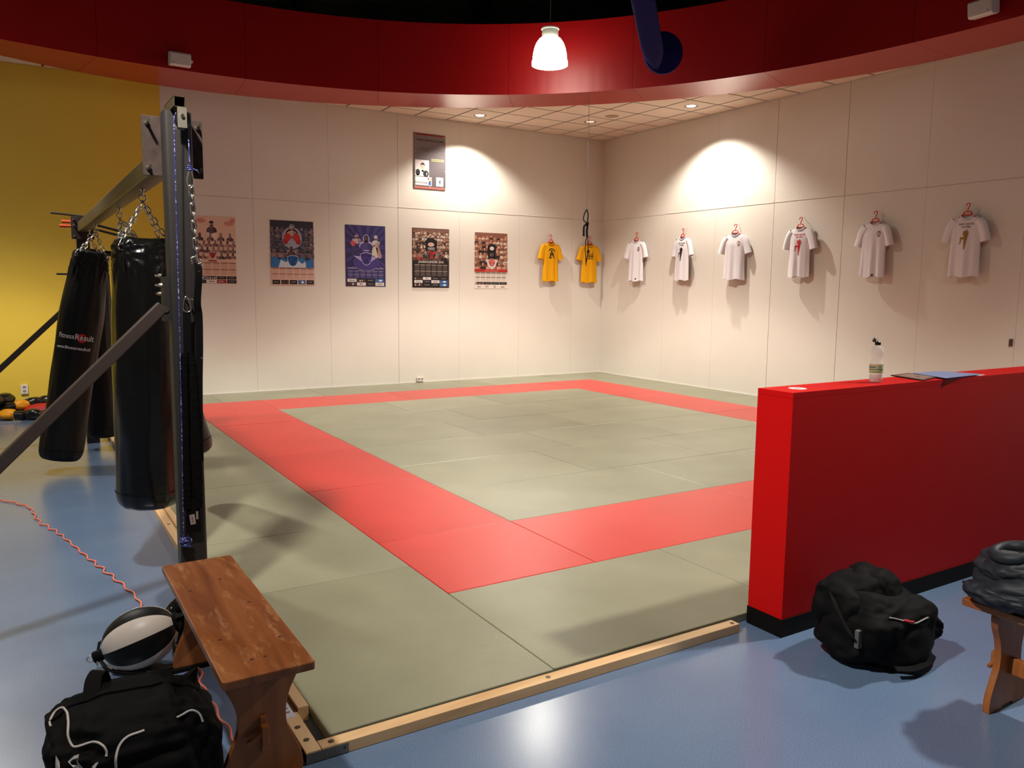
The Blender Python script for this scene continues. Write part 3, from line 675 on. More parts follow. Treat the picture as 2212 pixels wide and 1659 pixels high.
F.rect(.42, .06, .555, .21, flat(228, 226, 228), 2)
F.text('FIGHT CENTRE', .488, .19, .012, ink, 3); F.text('CALUMA', .488, .178, .012, ink, 3)
def fighter(F, u, v, s, m, L=3):
    """kick-boxer silhouette about 1.0*s high, raised knee to the left"""
    F.ell(u + .02 * s, v + .45 * s, .045 * s, .06 * s, m, L)
    F.cap(u + .02 * s, v + .34 * s, .105 * s, u - .01 * s, v + .08 * s, .085 * s, m, L)
    F.cap(u - .01 * s, v + .06 * s, .085 * s, u - .04 * s, v - .48 * s, .028 * s, m, L)
    F.cap(u - .02 * s, v + .07 * s, .075 * s, u - .25 * s, v + .08 * s, .05 * s, m, L)
    F.cap(u - .25 * s, v + .08 * s, .045 * s, u - .27 * s, v - .16 * s, .025 * s, m, L)
    F.cap(u - .27 * s, v - .17 * s, .022 * s, u - .35 * s, v - .20 * s, .018 * s, m, L)
    F.cap(u - .02 * s, v + .26 * s, .05 * s, u - .13 * s, v + .24 * s, .03 * s, m, L)
    F.cap(u - .13 * s, v + .24 * s, .03 * s, u - .12 * s, v + .38 * s, .028 * s, m, L)
    F.ell(u - .105 * s, v + .40 * s, .042 * s, .05 * s, m, L)
fighter(F, .495, .12, .09, flat(22, 20, 20))
mb.build('print', p)

# ------------------------------------------------------------------ T-shirts on hangers
def tshirt(label, m, wall, pos, hookz, fronts, seed, group, rot=0.0, out=0.06, w=.20, tagc=False, grey=None):
    """wall 'A' (back wall, pos = x) or 'B' (right wall, pos = y)"""
    rnd = random.Random(seed)
    if wall == 'A': O = Vector((pos, WY - out, 0)); U = Vector((1, 0, 0)); N = Vector((0, -1, 0))
    else: O = Vector((WX - out, pos, 0)); U = Vector((0, -1, 0)); N = Vector((-1, 0, 0))
    if rot:
        q = Matrix.Rotation(rot, 3, 'Z'); U = q @ U; N = q @ N
    Zt = hookz - .145; Zh = hookz - .875
    t = thing('t_shirt', label, 't-shirt', tuple(O + Vector((0, 0, Zh))), group)
    ph = [rnd.uniform(0, 6.28) for _ in range(4)]
    def fold(x, k):
        return .010 * k * (math.sin(x * 42 + ph[0]) + .7 * math.sin(x * 71 + ph[1]) + .5 * math.sin(x * 23 + ph[2]))
    rows = 26; nn = 40
    v = []; f = []
    for j in range(rows + 1):
        s = j / rows; z = Zh + (Zt - Zh) * s
        k = 1 - s
        if s > .78:
            q = (s - .78) / .22; hw = w * (1 - q ** 3.4 * .60); d = .038 * (1 - .55 * q)
        else: hw = w * (1.0 - .05 * math.sin(s * 3.0) - .02 * s); d = .045 - .007 * s
        zz = z + (.012 * math.sin(1.7 + seed)) * k
        for i in range(nn):
            th = 2 * PI * i / nn; x = hw * math.cos(th); y = d * math.sin(th) * (1.0)
            y += fold(x, k) * (1 if math.sin(th) > 0 else .5)
            zedge = zz + .010 * math.sin(x * 30 + ph[3]) * k * k
            if s > .9 and math.sin(th) > 0: zedge -= .045 * ((s - .9) / .1) * max(0, 1 - (x / .09) ** 2)
            v.append(tuple(O + U * x + N * y + Vector((0, 0, zedge))))
    for j in range(rows):
        for i in range(nn): f.append((j * nn + i, j * nn + (i + 1) % nn, (j + 1) * nn + (i + 1) % nn, (j + 1) * nn + i))
    b = MB(); b.add(v, f, m); body = b.build('body', t, smooth=True)
    for sg in (-1, 1):
        b = MB(); path = [(sg * (w - .055), -.062), (sg * (w - .010), -.125), (sg * (w + .022), -.21), (sg * (w + .045 + .012 * rnd.random()), -.315)]
        rad = [(.058, .028), (.064, .032), (.058, .034), (.060, .040)]
        vv = []; ff = []; n2 = 18
        P = [O + U * a + Vector((0, 0, Zt + c)) + N * 0.0 for a, c in path]
        P2 = catmull(P, 4); M_ = len(P2)
        for i, pt in enumerate(P2):
            aa = P2[max(i - 1, 0)]; bb = P2[min(i + 1, M_ - 1)]; tt = (bb - aa).normalized(); side = tt.cross(N).normalized()
            q = i / (M_ - 1) * 3; i0 = min(int(q), 2); fr = q - i0
            ra = rad[i0][0] * (1 - fr) + rad[i0 + 1][0] * fr; rb = rad[i0][1] * (1 - fr) + rad[i0 + 1][1] * fr
            for kk in range(n2):
                th = 2 * PI * kk / n2; vv.append(tuple(pt + side * (ra * math.cos(th)) + N * (rb * math.sin(th) + .004 * math.sin(3 * th + ph[0] + sg))))
        for i in range(M_ - 1):
            for kk in range(n2): ff.append((i * n2 + kk, i * n2 + (kk + 1) % n2, (i + 1) * n2 + (kk + 1) % n2, (i + 1) * n2 + kk))
        b.add(vv, ff, m); b.build('sleeve', t, smooth=True)
    # collar
    b = MB(); pts = []
    for i in range(20):
        th = 2 * PI * i / 20; x = .082 * math.cos(th); y = .02 * math.sin(th); z = Zt + .004 - (.048 * (1 - (x / .082) ** 2) if math.sin(th) > 0 else 0.0)
        pts.append(O + U * x + N * (y + (.004 if math.sin(th) > 0 else 0)) + Vector((0, 0, z)))
    b.tube(pts, .0075, m if grey is None else grey, 6, closed=True); b.build('collar', body, smooth=True)
    # print conformed to cloth
    bv = BVHTree.FromPolygons([Vector(q) for q in v], f)
    mb = MB(); F = Flat(mb, tuple(O + N * .2 + Vector((0, 0, Zt))), tuple(U), (0, 0, 1), tuple(N), base=0)
    fronts(F)
    nv = []
    for q in mb.v:
        q = Vector(q); lay = (q - O).dot(N) - .2
        h = bv.ray_cast(q, -N)
        nv.append(tuple(h[0] + N * (.003 + lay)) if h[0] is not None else tuple(q - N * .15))
    mb.v = nv
    if nv: mb.build('print', body)
    # hanger
    hg = thing('coat_hanger', 'red plastic hanger carrying the ' + label.split(',')[0].replace('T-shirt', 'shirt') if False else HL[label], 'hanger', tuple(O + Vector((0, 0, hookz))), 'red coat hangers')
    b = MB(); hk = []
    for i in range(12):
        a = R(200 - i * 22); hk.append(O + U * (.022 * math.cos(a)) + Vector((0, 0, hookz - .024 + .024 * math.sin(a))))
    hk += [O + Vector((0, 0, hookz - .075)), O + Vector((0, 0, hookz - .095))]
    b.tube(hk, .0065, M_HANG, 8); b.build('hook', hg, smooth=True)
    b = MB()
    za = hookz - .10
    b.tube([O + U * x + Vector((0, 0, z)) for x, z in ((-.155, za - .115), (-.065, za - .045), (-.035, za), (.035, za), (.065, za - .045), (.155, za - .115))], .008, M_HANG, 8)
    b.tube([O + U * x + Vector((0, 0, z)) for x, z in ((-.055, za - .032), (-.04, za - .038), (.04, za - .038), (.055, za - .032))], .008, M_HANG, 8)
    b.build('arms', hg, smooth=True)
    # wall nail
    b = MB(); wallp = O - N * (out - .0); b.cyl(wallp + Vector((0, 0, hookz)) + N * .0, O + N * .01 + Vector((0, 0, hookz)), .003, M_CHROME, 8); b.build('nail', hg)
BK = flat(20, 17, 18); RD = flat(186, 30, 30); GD = flat(150, 112, 50)
def pr_none(F): F.ell(.09, -.16, .012, .018, flat(150, 110, 110), 1)
def pr_badge(ring, ink, tagm=None):
    def g(F):
        P = [(-.026, .03), (0, .042), (.026, .03), (.024, -.01), (0, -.045), (-.024, -.01)]
        F.poly([(.085 + a, -.16 + c) for a, c in P], ring, 1); F.poly([(.085 + a * .72, -.16 + c * .72) for a, c in P], flat(190, 176, 176), 2)
        F.cap(.087, -.145, .009, .083, -.185, .004, ink, 3)
        if tagm: F.rect(tagm - .012, -.715, tagm + .012, -.688, BK, 1)
    return g
def pr_back(ink, inkt):
    def g(F):
        F.text('FIGHT CENTRE', 0.01, -.115, .030, inkt, 1, bold=.0008, sx=.90); F.text('CALUMA', .01, -.148, .030, inkt, 1, bold=.0008, sx=.95)
        fighter(F, .02, -.29, .235, ink, 1)
        F.cap(-.05, -.045, .003, 0, -.058, .003, flat(176, 170, 168), 1); F.cap(0, -.058, .003, .05, -.045, .003, flat(176, 170, 168), 1)
    return g
def neckline(F):
    for k in range(8):
        a0 = R(205 + k * 16.5); a1 = R(205 + (k + 1) * 16.5); F.cap(.075 * math.cos(a0), -.02 + .045 * math.sin(a0), .003, .075 * math.cos(a1), -.02 + .045 * math.sin(a1), .003, BK, 1)
def pr_y1(F):
    neckline(F)
    for k in range(7):
        a = R(150 - k * 20); c = R(150 - (k + 1) * 20); F.cap(.065 * math.cos(a), -.165 + .045 * math.sin(a), .010, .065 * math.cos(c), -.165 + .045 * math.sin(c), .010, BK, 1)
    F.poly([(.05, -.135), (.085, -.15), (.07, -.165), (.05, -.16)], BK, 1); F.poly([(-.05, -.135), (-.075, -.155), (-.05, -.16)], BK, 1)
    F.poly([(-.025, -.15), (.02, -.15), (.01, -.185), (-.015, -.185)], BK, 1)
    for sg in (-1, 1):
        F.cap(sg * .02, -.20, .014, sg * .032, -.26, .012, BK, 1); F.cap(sg * .03, -.215, .008, sg * .042, -.265, .006, BK, 1)
    F.ell(0, -.225, .008, .02, BK, 1)
    F.cap(-.05, -.285, .011, .05, -.285, .011, BK, 1); F.text('SPORT', 0, -.291, .016, M_TSY, 2)
    F.poly([(-.065, -.27), (-.05, -.28), (-.065, -.30)], BK, 1); F.poly([(.065, -.27), (.05, -.28), (.065, -.30)], BK, 1)
def pr_y2(F):
    neckline(F)
    for k in range(8):
        a = k * PI / 4; F.poly([(-.05 + .045 * math.cos(a), -.14 + .045 * math.sin(a)), (-.05 + .025 * math.cos(a + .4), -.14 + .025 * math.sin(a + .4)), (-.05, -.14), (-.05 + .025 * math.cos(a - .4), -.14 + .025 * math.sin(a - .4))], BK, 1)
    F.ell(-.05, -.14, .026, .026, BK, 1); F.text('2', .055, -.165, .05, BK, 1, bold=.001)
    F.text('ALL FOR', 0, -.205, .036, BK, 1, bold=.0012, sx=.95); F.text('ONE', 0, -.252, .055, BK, 1, bold=.002, sx=1.15); F.text('FOR ALL', 0, -.290, .036, BK, 1, bold=.0012, sx=.95)
G1 = 'T-shirts hung along the walls'
TS = [
 ('yellow T-shirt with black banner emblem, left of the corner straps', M_TSY, 'A', 5.70, 2.70, pr_y1, 1, 'red hanger of the yellow shirt with banner emblem'),
 ('yellow T-shirt reading ALL FOR ONE, hung nearest the room corner', M_TSY, 'A', 6.61, 2.70, pr_y2, 2, 'red hanger behind the dangling black straps'),
 ('plain white T-shirt with small chest badge, nearest the corner on right wall', M_TSW, 'B', 6.83, 2.735, pr_badge(flat(120, 80, 76), flat(40, 20, 20), .04), 3, 'red hanger of the white shirt nearest the corner'),
 ('white T-shirt with black kicking fighter printed on the back', M_TSW, 'B', 5.61, 2.74, pr_back(BK, BK), 4, 'red hanger of the shirt with the black fighter'),
 ('white T-shirt with red-brown chest badge under the bright light patch', M_TSW, 'B', 4.40, 2.74, pr_badge(flat(160, 90, 84), flat(60, 20, 20)), 5, 'red hanger of the badge shirt under the bright light patch'),
 ('white T-shirt with red kicking fighter printed on the back', M_TSW, 'B', 3.17, 2.765, pr_back(RD, RD), 6, 'red hanger of the shirt with the red fighter'),
 ('white T-shirt with dark grey chest badge and black hem tag', M_TSW, 'B', 1.965, 2.765, pr_badge(flat(74, 70, 66), BK, .03), 7, 'red hanger of the shirt with the dark grey badge'),
 ('white T-shirt with gold kicking fighter, furthest from the corner', M_TSW, 'B', 0.74, 2.768, pr_back(GD, flat(150, 116, 104)), 8, 'red hanger of the shirt with the gold fighter')]
HL = {t[0]: t[7] for t in TS}
for (lab, m_, wl, pos, hz, fn, sd, hl) in TS:
    tshirt(lab, m_, wl, pos, hz, fn, sd, G1, rot={1: 0.05, 2: -.05, 3: .12, 4: -.1, 5: .22, 6: .05, 7: -.03, 8: .02}[sd], out=(.105 if sd == 5 else .08), w=(.185 if wl == 'A' else .19))

# ------------------------------------------------------------------ sockets, small wall box, downlights
def socket(label, O, U, N, vert):
    O = Vector(O); U = Vector(U); N = Vector(N); Z = Vector((0, 0, 1))
    t = thing('power_socket', label, 'socket', tuple(O)); T = Matrix.Identity(4)
    for i in range(3): T[i][0] = U[i]; T[i][1] = N[i]; T[i][2] = Z[i]; T[i][3] = O[i]
    w_, h = (.085, .125) if vert else (.13, .075)
    b = MB(); b.rbox((-w_ / 2, 0, -h / 2), (w_ / 2, .035, h / 2), .008, M_WHITEPL, T, axis=1); pl_ = b.build('plate', t, bevel=.003)
    for k in (-1, 1):
        c = (0, k * .028) if vert else (k * .03, .004)
        b = MB(); b.lathe([(.021, 0), (.021, .001), (.0, .0012)], flat(176, 166, 156), T @ Matrix.Translation((c[0], .0355, c[1])) @ Matrix.Rotation(R(-90), 4, 'X'), 18)
        for q in (-1, 1): b.lathe([(.0045, 0), (.0045, .0016)], BK, T @ Matrix.Translation((c[0] + q * .0095, .0357, c[1])) @ Matrix.Rotation(R(-90), 4, 'X'), 8)
        b.box((c[0] - .018, .0355, c[1] + .006), (c[0] + .018, .0368, c[1] + .012), flat(60, 52, 48), T); b.build('outlet', pl_)
    return t
socket('white double power socket low on the white wall by the mats', (3.02, WY, .095), (1, 0, 0), (0, -1, 0), False)
socket('white double power socket on the yellow wall above the gear pile', (-2.90, WY, .262), (1, 0, 0), (0, -1, 0), True)
b = MB(); b.rbox((WX - .02, .14, 1.08), (WX, .175, 1.165), .004, flat(86, 62, 52), axis=0); tag(b.build('wall_switch', loc=(WX, .157, 1.08), bevel=.002), 'small dark wall switch low on the far right of the wall', 'switch')
def downlight(x, y, label, power, cool=False):
    t = thing('downlight', label, 'lamp', (x, y, CZ), 'recessed downlights')
    T = Matrix.Translation((x, y, CZ))
    b = MB(); b.lathe([(.088, -.006), (.105, -.006), (.108, 0), (.088, 0)], M_CHROME, T, 32, cap=False); b.build('rim', t, smooth=True)
    b = MB(); b.lathe([(.088, -.001), (.078, .02), (.05, .05)], mat('reflector', (205, 200, 196), .15, metal=1), T, 32, cap=False)
    for k in range(3): b.box((-.08, -.045 + k * .045, .0), (.08, -.041 + k * .045, .012), MATS['reflector'], T)
    b.build('reflector', t, smooth=False)
    b = MB(); b.lathe([(.070, -.0035), (.070, .0)], mat('lamp_face_%s%d' % ('cool' if cool else 'warm', power > 10), (235, 238, 255), .4, emit=((225, 230, 255) if cool else (255, 240, 215), 14 if power > 10 else .6)), T, 20); b.build('bulb', t)
    o = light('downlight_beam', 'SPOT', (x, y, CZ - .015), power, (1, .95, .86), .03, 122, .5); o.parent = t; o.location = (0, 0, -.015)
# tiles under the downlights get a shallow recess: lamps sit just below the tile face
downlight(3.843, 7.321, 'recessed downlight above the grey plaque by the white wall', 400)
downlight(6.249, 4.852, 'bright recessed downlight beside the right wall', 480, True)
downlight(5.675, 6.703, 'dim chrome downlight nearest the room corner', 8)
for (x, y, p) in ((6.25, 1.2, 22),): pass
b = MB(); b.lathe([(.115, -.004), (.115, 0)], flat(168, 144, 126), Matrix.Translation((5.70, 6.138, CZ)), 32); tag(b.build('ceiling_speaker', loc=(5.70, 6.138, CZ)), 'round grey speaker grille in the tiled ceiling', 'speaker')

# ------------------------------------------------------------------ pendant lamp
t = thing('pendant_lamp', 'glowing white bell-shaped pendant lamp in front of the red band', 'lamp', tuple(PEND))
T = Matrix.Translation((PEND.x, PEND.y, 0))
b = MB(); b.lathe([(.225, 4.61), (.236, 4.615), (.236, 4.66), (.226, 4.68), (.222, 4.74), (.206, 4.82), (.18, 4.89), (.14, 4.945), (.108, 4.965)], M_LAMPW, T, 40, cap=True); b.build('shade', t, smooth=True)
b = MB(); b.lathe([(.108, 4.965), (.106, 5.06), (.118, 5.065), (.118, 5.08), (.03, 5.085)], M_LAMPN, T, 32); b.build('neck', t, smooth=False)
b = MB(); b.tube([(PEND.x - .03, PEND.y, 5.085), (PEND.x - .02, PEND.y, 5.115), (PEND.x, PEND.y, 5.13), (PEND.x + .02, PEND.y, 5.115), (PEND.x + .03, PEND.y, 5.085)], .004, M_GREY, 6); b.tube([(PEND.x, PEND.y, 5.13), (PEND.x + .002, PEND.y, 8)], .004, M_GREY, 6); b.build('cord', t)
o = bell_light('pendant_beam', (PEND.x, PEND.y, 4.56), BELL); o.parent = t; o.location = (0, 0, 4.56 - PEND.z)

# ------------------------------------------------------------------ blue padded arm
c0 = Vector((4.21, 3.30, 4.68))
t = thing('blue_padded_arm', 'navy blue fabric covered arm with round foot hanging before the red band', 'decoration', tuple(c0))
vd = (c0 - CAM).normalized(); side = vd.cross(Vector((0, 0, 1))).normalized(); upv = side.cross(vd)
b = MB(); ax = (Vector((-.35, -.85, -.15))).normalized()
T = Matrix.Translation(c0 + side * .03) @ ax.to_track_quat('Z', 'Y').to_matrix().to_4x4()
b.lathe([(.22, -.05), (.25, -.035), (.258, 0), (.25, .035), (.22, .05)], M_BLUE, T, 40); b.build('round_foot', t, smooth=True, autos=True)
b = MB()
q0 = c0 - side * .05 - upv * .19; q1 = Vector((3.16, 2.45, 4.95)) ; q2 = q1 + (q1 - q0) * .9 + Vector((0, 0, .6))
pts = [q0 + (q1 - q0) * k / 8 for k in range(9)] + [q1 + (q2 - q1) * k / 6 for k in range(1, 7)]
n = 18; v = []; f = []
for i, pt in enumerate(pts):
    ww = .03 + .105 * min(1, i / 2.2) ** .7; dd = .035 + .02 * min(1, i / 2)
    for k in range(n):
        a = 2 * PI * k / n; ca, sa = math.cos(a), math.sin(a)
        v.append(tuple(pt + side * (ww * math.copysign(abs(ca) ** .6, ca)) - vd * (.06 + dd * math.copysign(abs(sa) ** .6, sa))))
for i in range(len(pts) - 1):
    for k in range(n): f.append((i * n + k, i * n + (k + 1) % n, (i + 1) * n + (k + 1) % n, (i + 1) * n + k))
f += [tuple(range(n)), tuple(range((len(pts) - 1) * n, len(pts) * n))]
b.add(v, f, M_BLUE); b.build('arm', t, smooth=True, autos=True)
b = MB(); b.cyl(tuple(q2), (q2.x, q2.y, 8), .03, M_DARK2); b.build('hanger_rod', t)

# ------------------------------------------------------------------ wall speakers on the red band
def wall_speaker(label, P, Ux, tilt, flip):
    P = Vector(P); rad = (Vector((CC[0], CC[1], 0)) - Vector((P.x, P.y, 0))).normalized(); tan = Vector((0, 0, 1)).cross(rad) * (-1)
    t = thing('speaker', label, 'speaker', tuple(P), 'white speakers on the red band')
    T = Matrix.Identity(4); Z = Vector((0, 0, 1))
    for i in range(3): T[i][0] = tan[i]; T[i][1] = rad[i]; T[i][2] = Z[i]; T[i][3] = P[i]
    T = T @ Matrix.Rotation(tilt, 4, 'X')
    b = MB(); b.rbox((-.125, .06, -.08), (.125, .20, .085), .03, M_WHITEPL, T, axis=0); cab = b.build('cabinet', t, bevel=.006)
    b = MB(); b.rbox((-.115, .198, -.06), (.115, .206, .065), .01, flat(196, 184, 176), T, axis=1); b.build('grille', cab)
    b = MB(); b.lathe([(.006, 0), (.006, .002)], BK, T @ Matrix.Translation((.09 * flip, .206, -.04)) @ Matrix.Rotation(R(-90), 4, 'X'), 8); b.build('logo_dot', cab)
    b = MB(); b.box((-.15 * flip - .012, .0, -.015), (-.15 * flip + .012, .13, .015), M_WHITEPL, T); b.box((-.15 * flip, .10, -.012), (-.12 * flip, .13, .012), M_WHITEPL, T); b.build('bracket', t)
th = math.atan2(6.599 - CC[1], -.997 - CC[0]); pp = ringpt(th, RO(th)); wall_speaker('white box speaker on the left part of the red band', (pp[0], pp[1], 4.56), None, R(-8), 1)
th = math.atan2(.03 - CC[1], 5.737 - CC[0]); pp = ringpt(th, RO(th)); wall_speaker('white box speaker on the far right of the red band', (pp[0], pp[1], 4.60), None, R(-8), -1)

# ------------------------------------------------------------------ wire and straps
sx, sy = 4.12, 4.668
t = thing('exercise_strap', 'black exercise straps dangling on a thin wire before a yellow shirt', 'strap', (sx, sy, 2.0))
b = MB(); b.tube([(sx, sy, ZS - .0), (sx + .001, sy, 2.83)], .0028, M_DARK2, 6); b.build('wire', t)
b = MB(); b.lathe([(.012, 0), (.012, .008)], M_CHROME, Matrix.Translation((sx - .025, sy + .015, 2.80)), 10); b.build('carabiner', t)
def along(a, c): return (sx + a * .852, sy - a * .524, c)
b = MB()
b.tube([along(*q) for q in ((0, 2.83), (.01, 2.80), (.02, 2.74), (.012, 2.66), (.0, 2.62))], 0, M_WEB, flatk=(.018, .006), up=(.524, .852, 0))
b.tube([along(*q) for q in ((0, 2.83), (-.03, 2.78), (-.048, 2.71), (-.04, 2.67), (0, 2.64), (.03, 2.65))], 0, M_WEB, flatk=(.016, .005), up=(.524, .852, 0))
b.tube([along(*q) for q in ((.0, 2.63), (-.035, 2.59), (-.04, 2.55), (-.038, 2.45))], 0, M_WEB, flatk=(.028, .005), up=(.524, .852, 0))
b.lathe([(.02, -.02), (.026, 0), (.02, .02)], M_WEB, Matrix.Translation(along(.01, 2.635)), 10)
b.tube([along(*q) for q in ((.01, 2.64), (.012, 2.58), (.004, 2.52), (.012, 2.44))], 0, M_WEB, flatk=(.03, .01), up=(.524, .852, 0))
b.build('knotted_strap', t)
b = MB(); b.tube([along(*q) for q in ((.012, 2.46), (-.008, 2.38), (-.014, 2.25), (.0, 2.12), (.0, 2.01), (.012, 2.12), (.03, 2.25), (.028, 2.38), (.012, 2.46))], .0065, M_WEB, 6); b.build('loop', t)

# ------------------------------------------------------------------ steel bag rack
rk = thing('punching_bag_rack', 'dark steel rack of two posts and crossbeam with slanting braces', 'rack', (-2.25, -.62, 0))
PXa, PXb, PYa, PYb = -2.315, -2.192, -.69, -.567
b = MB(); b.rbox((PXa, PYa, 0), (PXb, PYb, 2.50), .018, M_STEEL, n=5); b.build('post', rk, smooth=True, autos=True)
b = MB(); b.rbox((-2.365, 4.80, 0), (-2.242, 4.92, 2.40), .018, M_STEEL, n=5); b.build('post', rk, smooth=True, autos=True)
b = MB(); b.rbox((-2.352, PYb + .012, 2.234), (-2.252, 4.79, 2.334), .01, M_STEELB, axis=1); b.build('crossbeam', rk, smooth=True, autos=True)
def bolt(x, y, z, d, r=.012, L=.03, par=None):
    b = MB(); p_ = Vector((x, y, z)); d = Vector(d); b.cyl(p_, p_ + d * L, r * .6, M_CHROME, 10); b.cyl(p_, p_ + d * .012, r, M_CHROME, 6); return b.build('bolt', par or rk)
PLT = []
for (ya, yb, z0, z1, xa, xb) in ((PYb, PYb + .012, 2.215, 2.49, -2.395, -2.125), (4.778, 4.79, 2.16, 2.39, -2.41, -2.20)):
    b = MB(); b.box((xa, ya, z0), (xb, yb, z1), M_PLATE); PLT.append(b.build('clamp_plate', rk, bevel=.002))
for x in (-2.372, -2.148):
    for z in (2.25, 2.455): bolt(x, PYb, z, (0, -1, 0), L=.075, par=PLT[0])
for z in (2.19, 2.30, 2.36): bolt(-2.385, 4.778, z, (0, -1, 0), .014, par=PLT[1])
b = MB(); b.box((-2.31, PYa + .03, 2.485), (-2.26, PYa + .1, 2.50), M_STEEL); b.build('cap', rk)
# top tube with pulley
b = MB()
def htube(mb, x0, x1, y0, y1, z0, z1, tk, m):
    mb.box((x0, y0, z0), (x1, y1, z0 + tk), m); mb.box((x0, y0, z1 - tk), (x1, y1, z1), m); mb.box((x0, y0, z0), (x0 + tk, y1, z1), m); mb.box((x1 - tk, y0, z0), (x1, y1, z1), m); mb.box((x0 + tk, y0 + .18, z0 + tk), (x1 - tk, y0 + .185, z1 - tk), M_BLACK)
htube(b, -2.285, -2.235, -.79, -.52, 2.500, 2.548, .003, M_STEELB); b.build('top_tube', rk)
b = MB(); b.box((-2.272, -.792, 2.41), (-2.232, -.787, 2.500), mat('brushed_bracket', (176, 168, 152), .35, metal=.8)); b.box((-2.272, -.735, 2.41), (-2.232, -.73, 2.500), MATS['brushed_bracket']); b.cyl((-2.252, -.80, 2.462), (-2.252, -.72, 2.462), .008, M_CHROME); pb_ = b.build('pulley_bracket', rk)
b = MB(); b.lathe([(.03, -.012), (.03, -.008), (.024, 0), (.03, .008), (.03, .012)], M_BLACK, Matrix.Translation((-2.252, -.76, 2.455)) @ Matrix.Rotation(R(90), 4, 'X'), 24); b.build('pulley_wheel', pb_)
# braces
def brace(P, Q, w_, lab=None):
    b = MB(); P = Vector(P); Q = Vector(Q); b.tube([P, Q], 0, M_BRACE, flatk=(w_, w_), up=(0, 1, 0)); return b.build('brace', rk, bevel=.004)
brace((-2.345, -.63, 1.60), (-3.93, -.72, 0.03), .055)
brace((-2.37, 4.86, 1.57), (-3.92, 4.80, .03), .055)
b = MB(); b.box((-2.345, -.655, 1.53), (-2.315, -.60, 1.74), M_STEEL); b.cyl((-2.335, -.66, 1.585), (-2.335, -.595, 1.585), .014, M_CHROME); b.build('brace_hinge', rk)
for z in (1.70, 1.745): bolt(-2.345, -.63, z, (-1, 0, 0), .010, .028)
bolt(-2.35, -.63, 1.66, (-1, 0, 0), .009, .02)
b = MB(); b.box((-4.02, -.77, 0), (-3.86, -.67, .012), M_STEEL); b.build('foot_plate', rk)
b = MB(); b.box((-2.37, -.75, 0), (-2.14, -.51, .012), M_STEEL); b.build('foot_plate', rk)
# pull-up grips behind the far post
b = MB(); b.cyl((-2.58, 4.72 + .25, 2.432), (-2.2, 4.72 + .25, 2.405), .013, M_STEELB); b.build('top_rod', rk)
for (x0, z0, x1, z1) in ((-2.16, 2.325, -1.77, 2.225), (-2.2, 2.285, -1.77, 2.178)):
    b = MB(); b.cyl((x0 - .05, 4.95, z0 + .01), (x1, 4.95, z1), .013, M_BLACK); b.build('grip_bar', rk)
for (x0, x1, z) in ((-2.485, -2.38, 2.345), (-2.505, -2.37, 2.30)):
    b = MB(); b.cyl((x0, 4.96, z), (x1, 4.96, z), .016, mat('orange_grip', (206, 70, 30), .5)); b.build('grip', rk, label='orange rubber grip')
b = MB(); b.cyl((-2.25, 4.95, 2.045), (-1.95, 4.95, 2.015), .028, M_BLACK); b.build('padded_bar', rk)
b = MB(); b.cyl((-2.56, 4.95, 1.80), (-2.36, 4.95, 1.80), .01, M_BLACK); b.build('side_pin', rk)

# ------------------------------------------------------------------ chains and bags
def chain(mb, A, B, pitch=.040, r=.0034, wl=.0105, m=M_CHROME):
    A = Vector(A); B = Vector(B); d = B - A; L = d.length; n = max(2, int(round(L / pitch))); t = d.normalized()
    s0 = t.cross(Vector((0, 1, 0.13))); s0.normalize(); s1 = t.cross(s0)
    for i in range(n):
        c = A + d * ((i + .5) / n); h = L / n * .64; s_ = s0 if i % 2 == 0 else s1
        pts = []
        for k in range(12):
            a = 2 * PI * k / 12; ca, sa = math.cos(a), math.sin(a)
            pts.append(c + t * (math.copysign(h - wl, ca) * (1 if abs(ca) > .01 else 0) + wl * ca) + s_ * (wl * sa))
        mb.tube(pts, r, m, 5, closed=True)
def ring(mb, c, r, tr, axis, m=M_CHROME, n=16):
    T = Matrix.Translation(c) @ Vector(axis).to_track_quat('Z', 'Y').to_matrix().to_4x4()
    mb.tube([T @ Vector((r * math.cos(2 * PI * k / n), r * math.sin(2 * PI * k / n), 0)) for k in range(n)], tr, m, 6, closed=True)
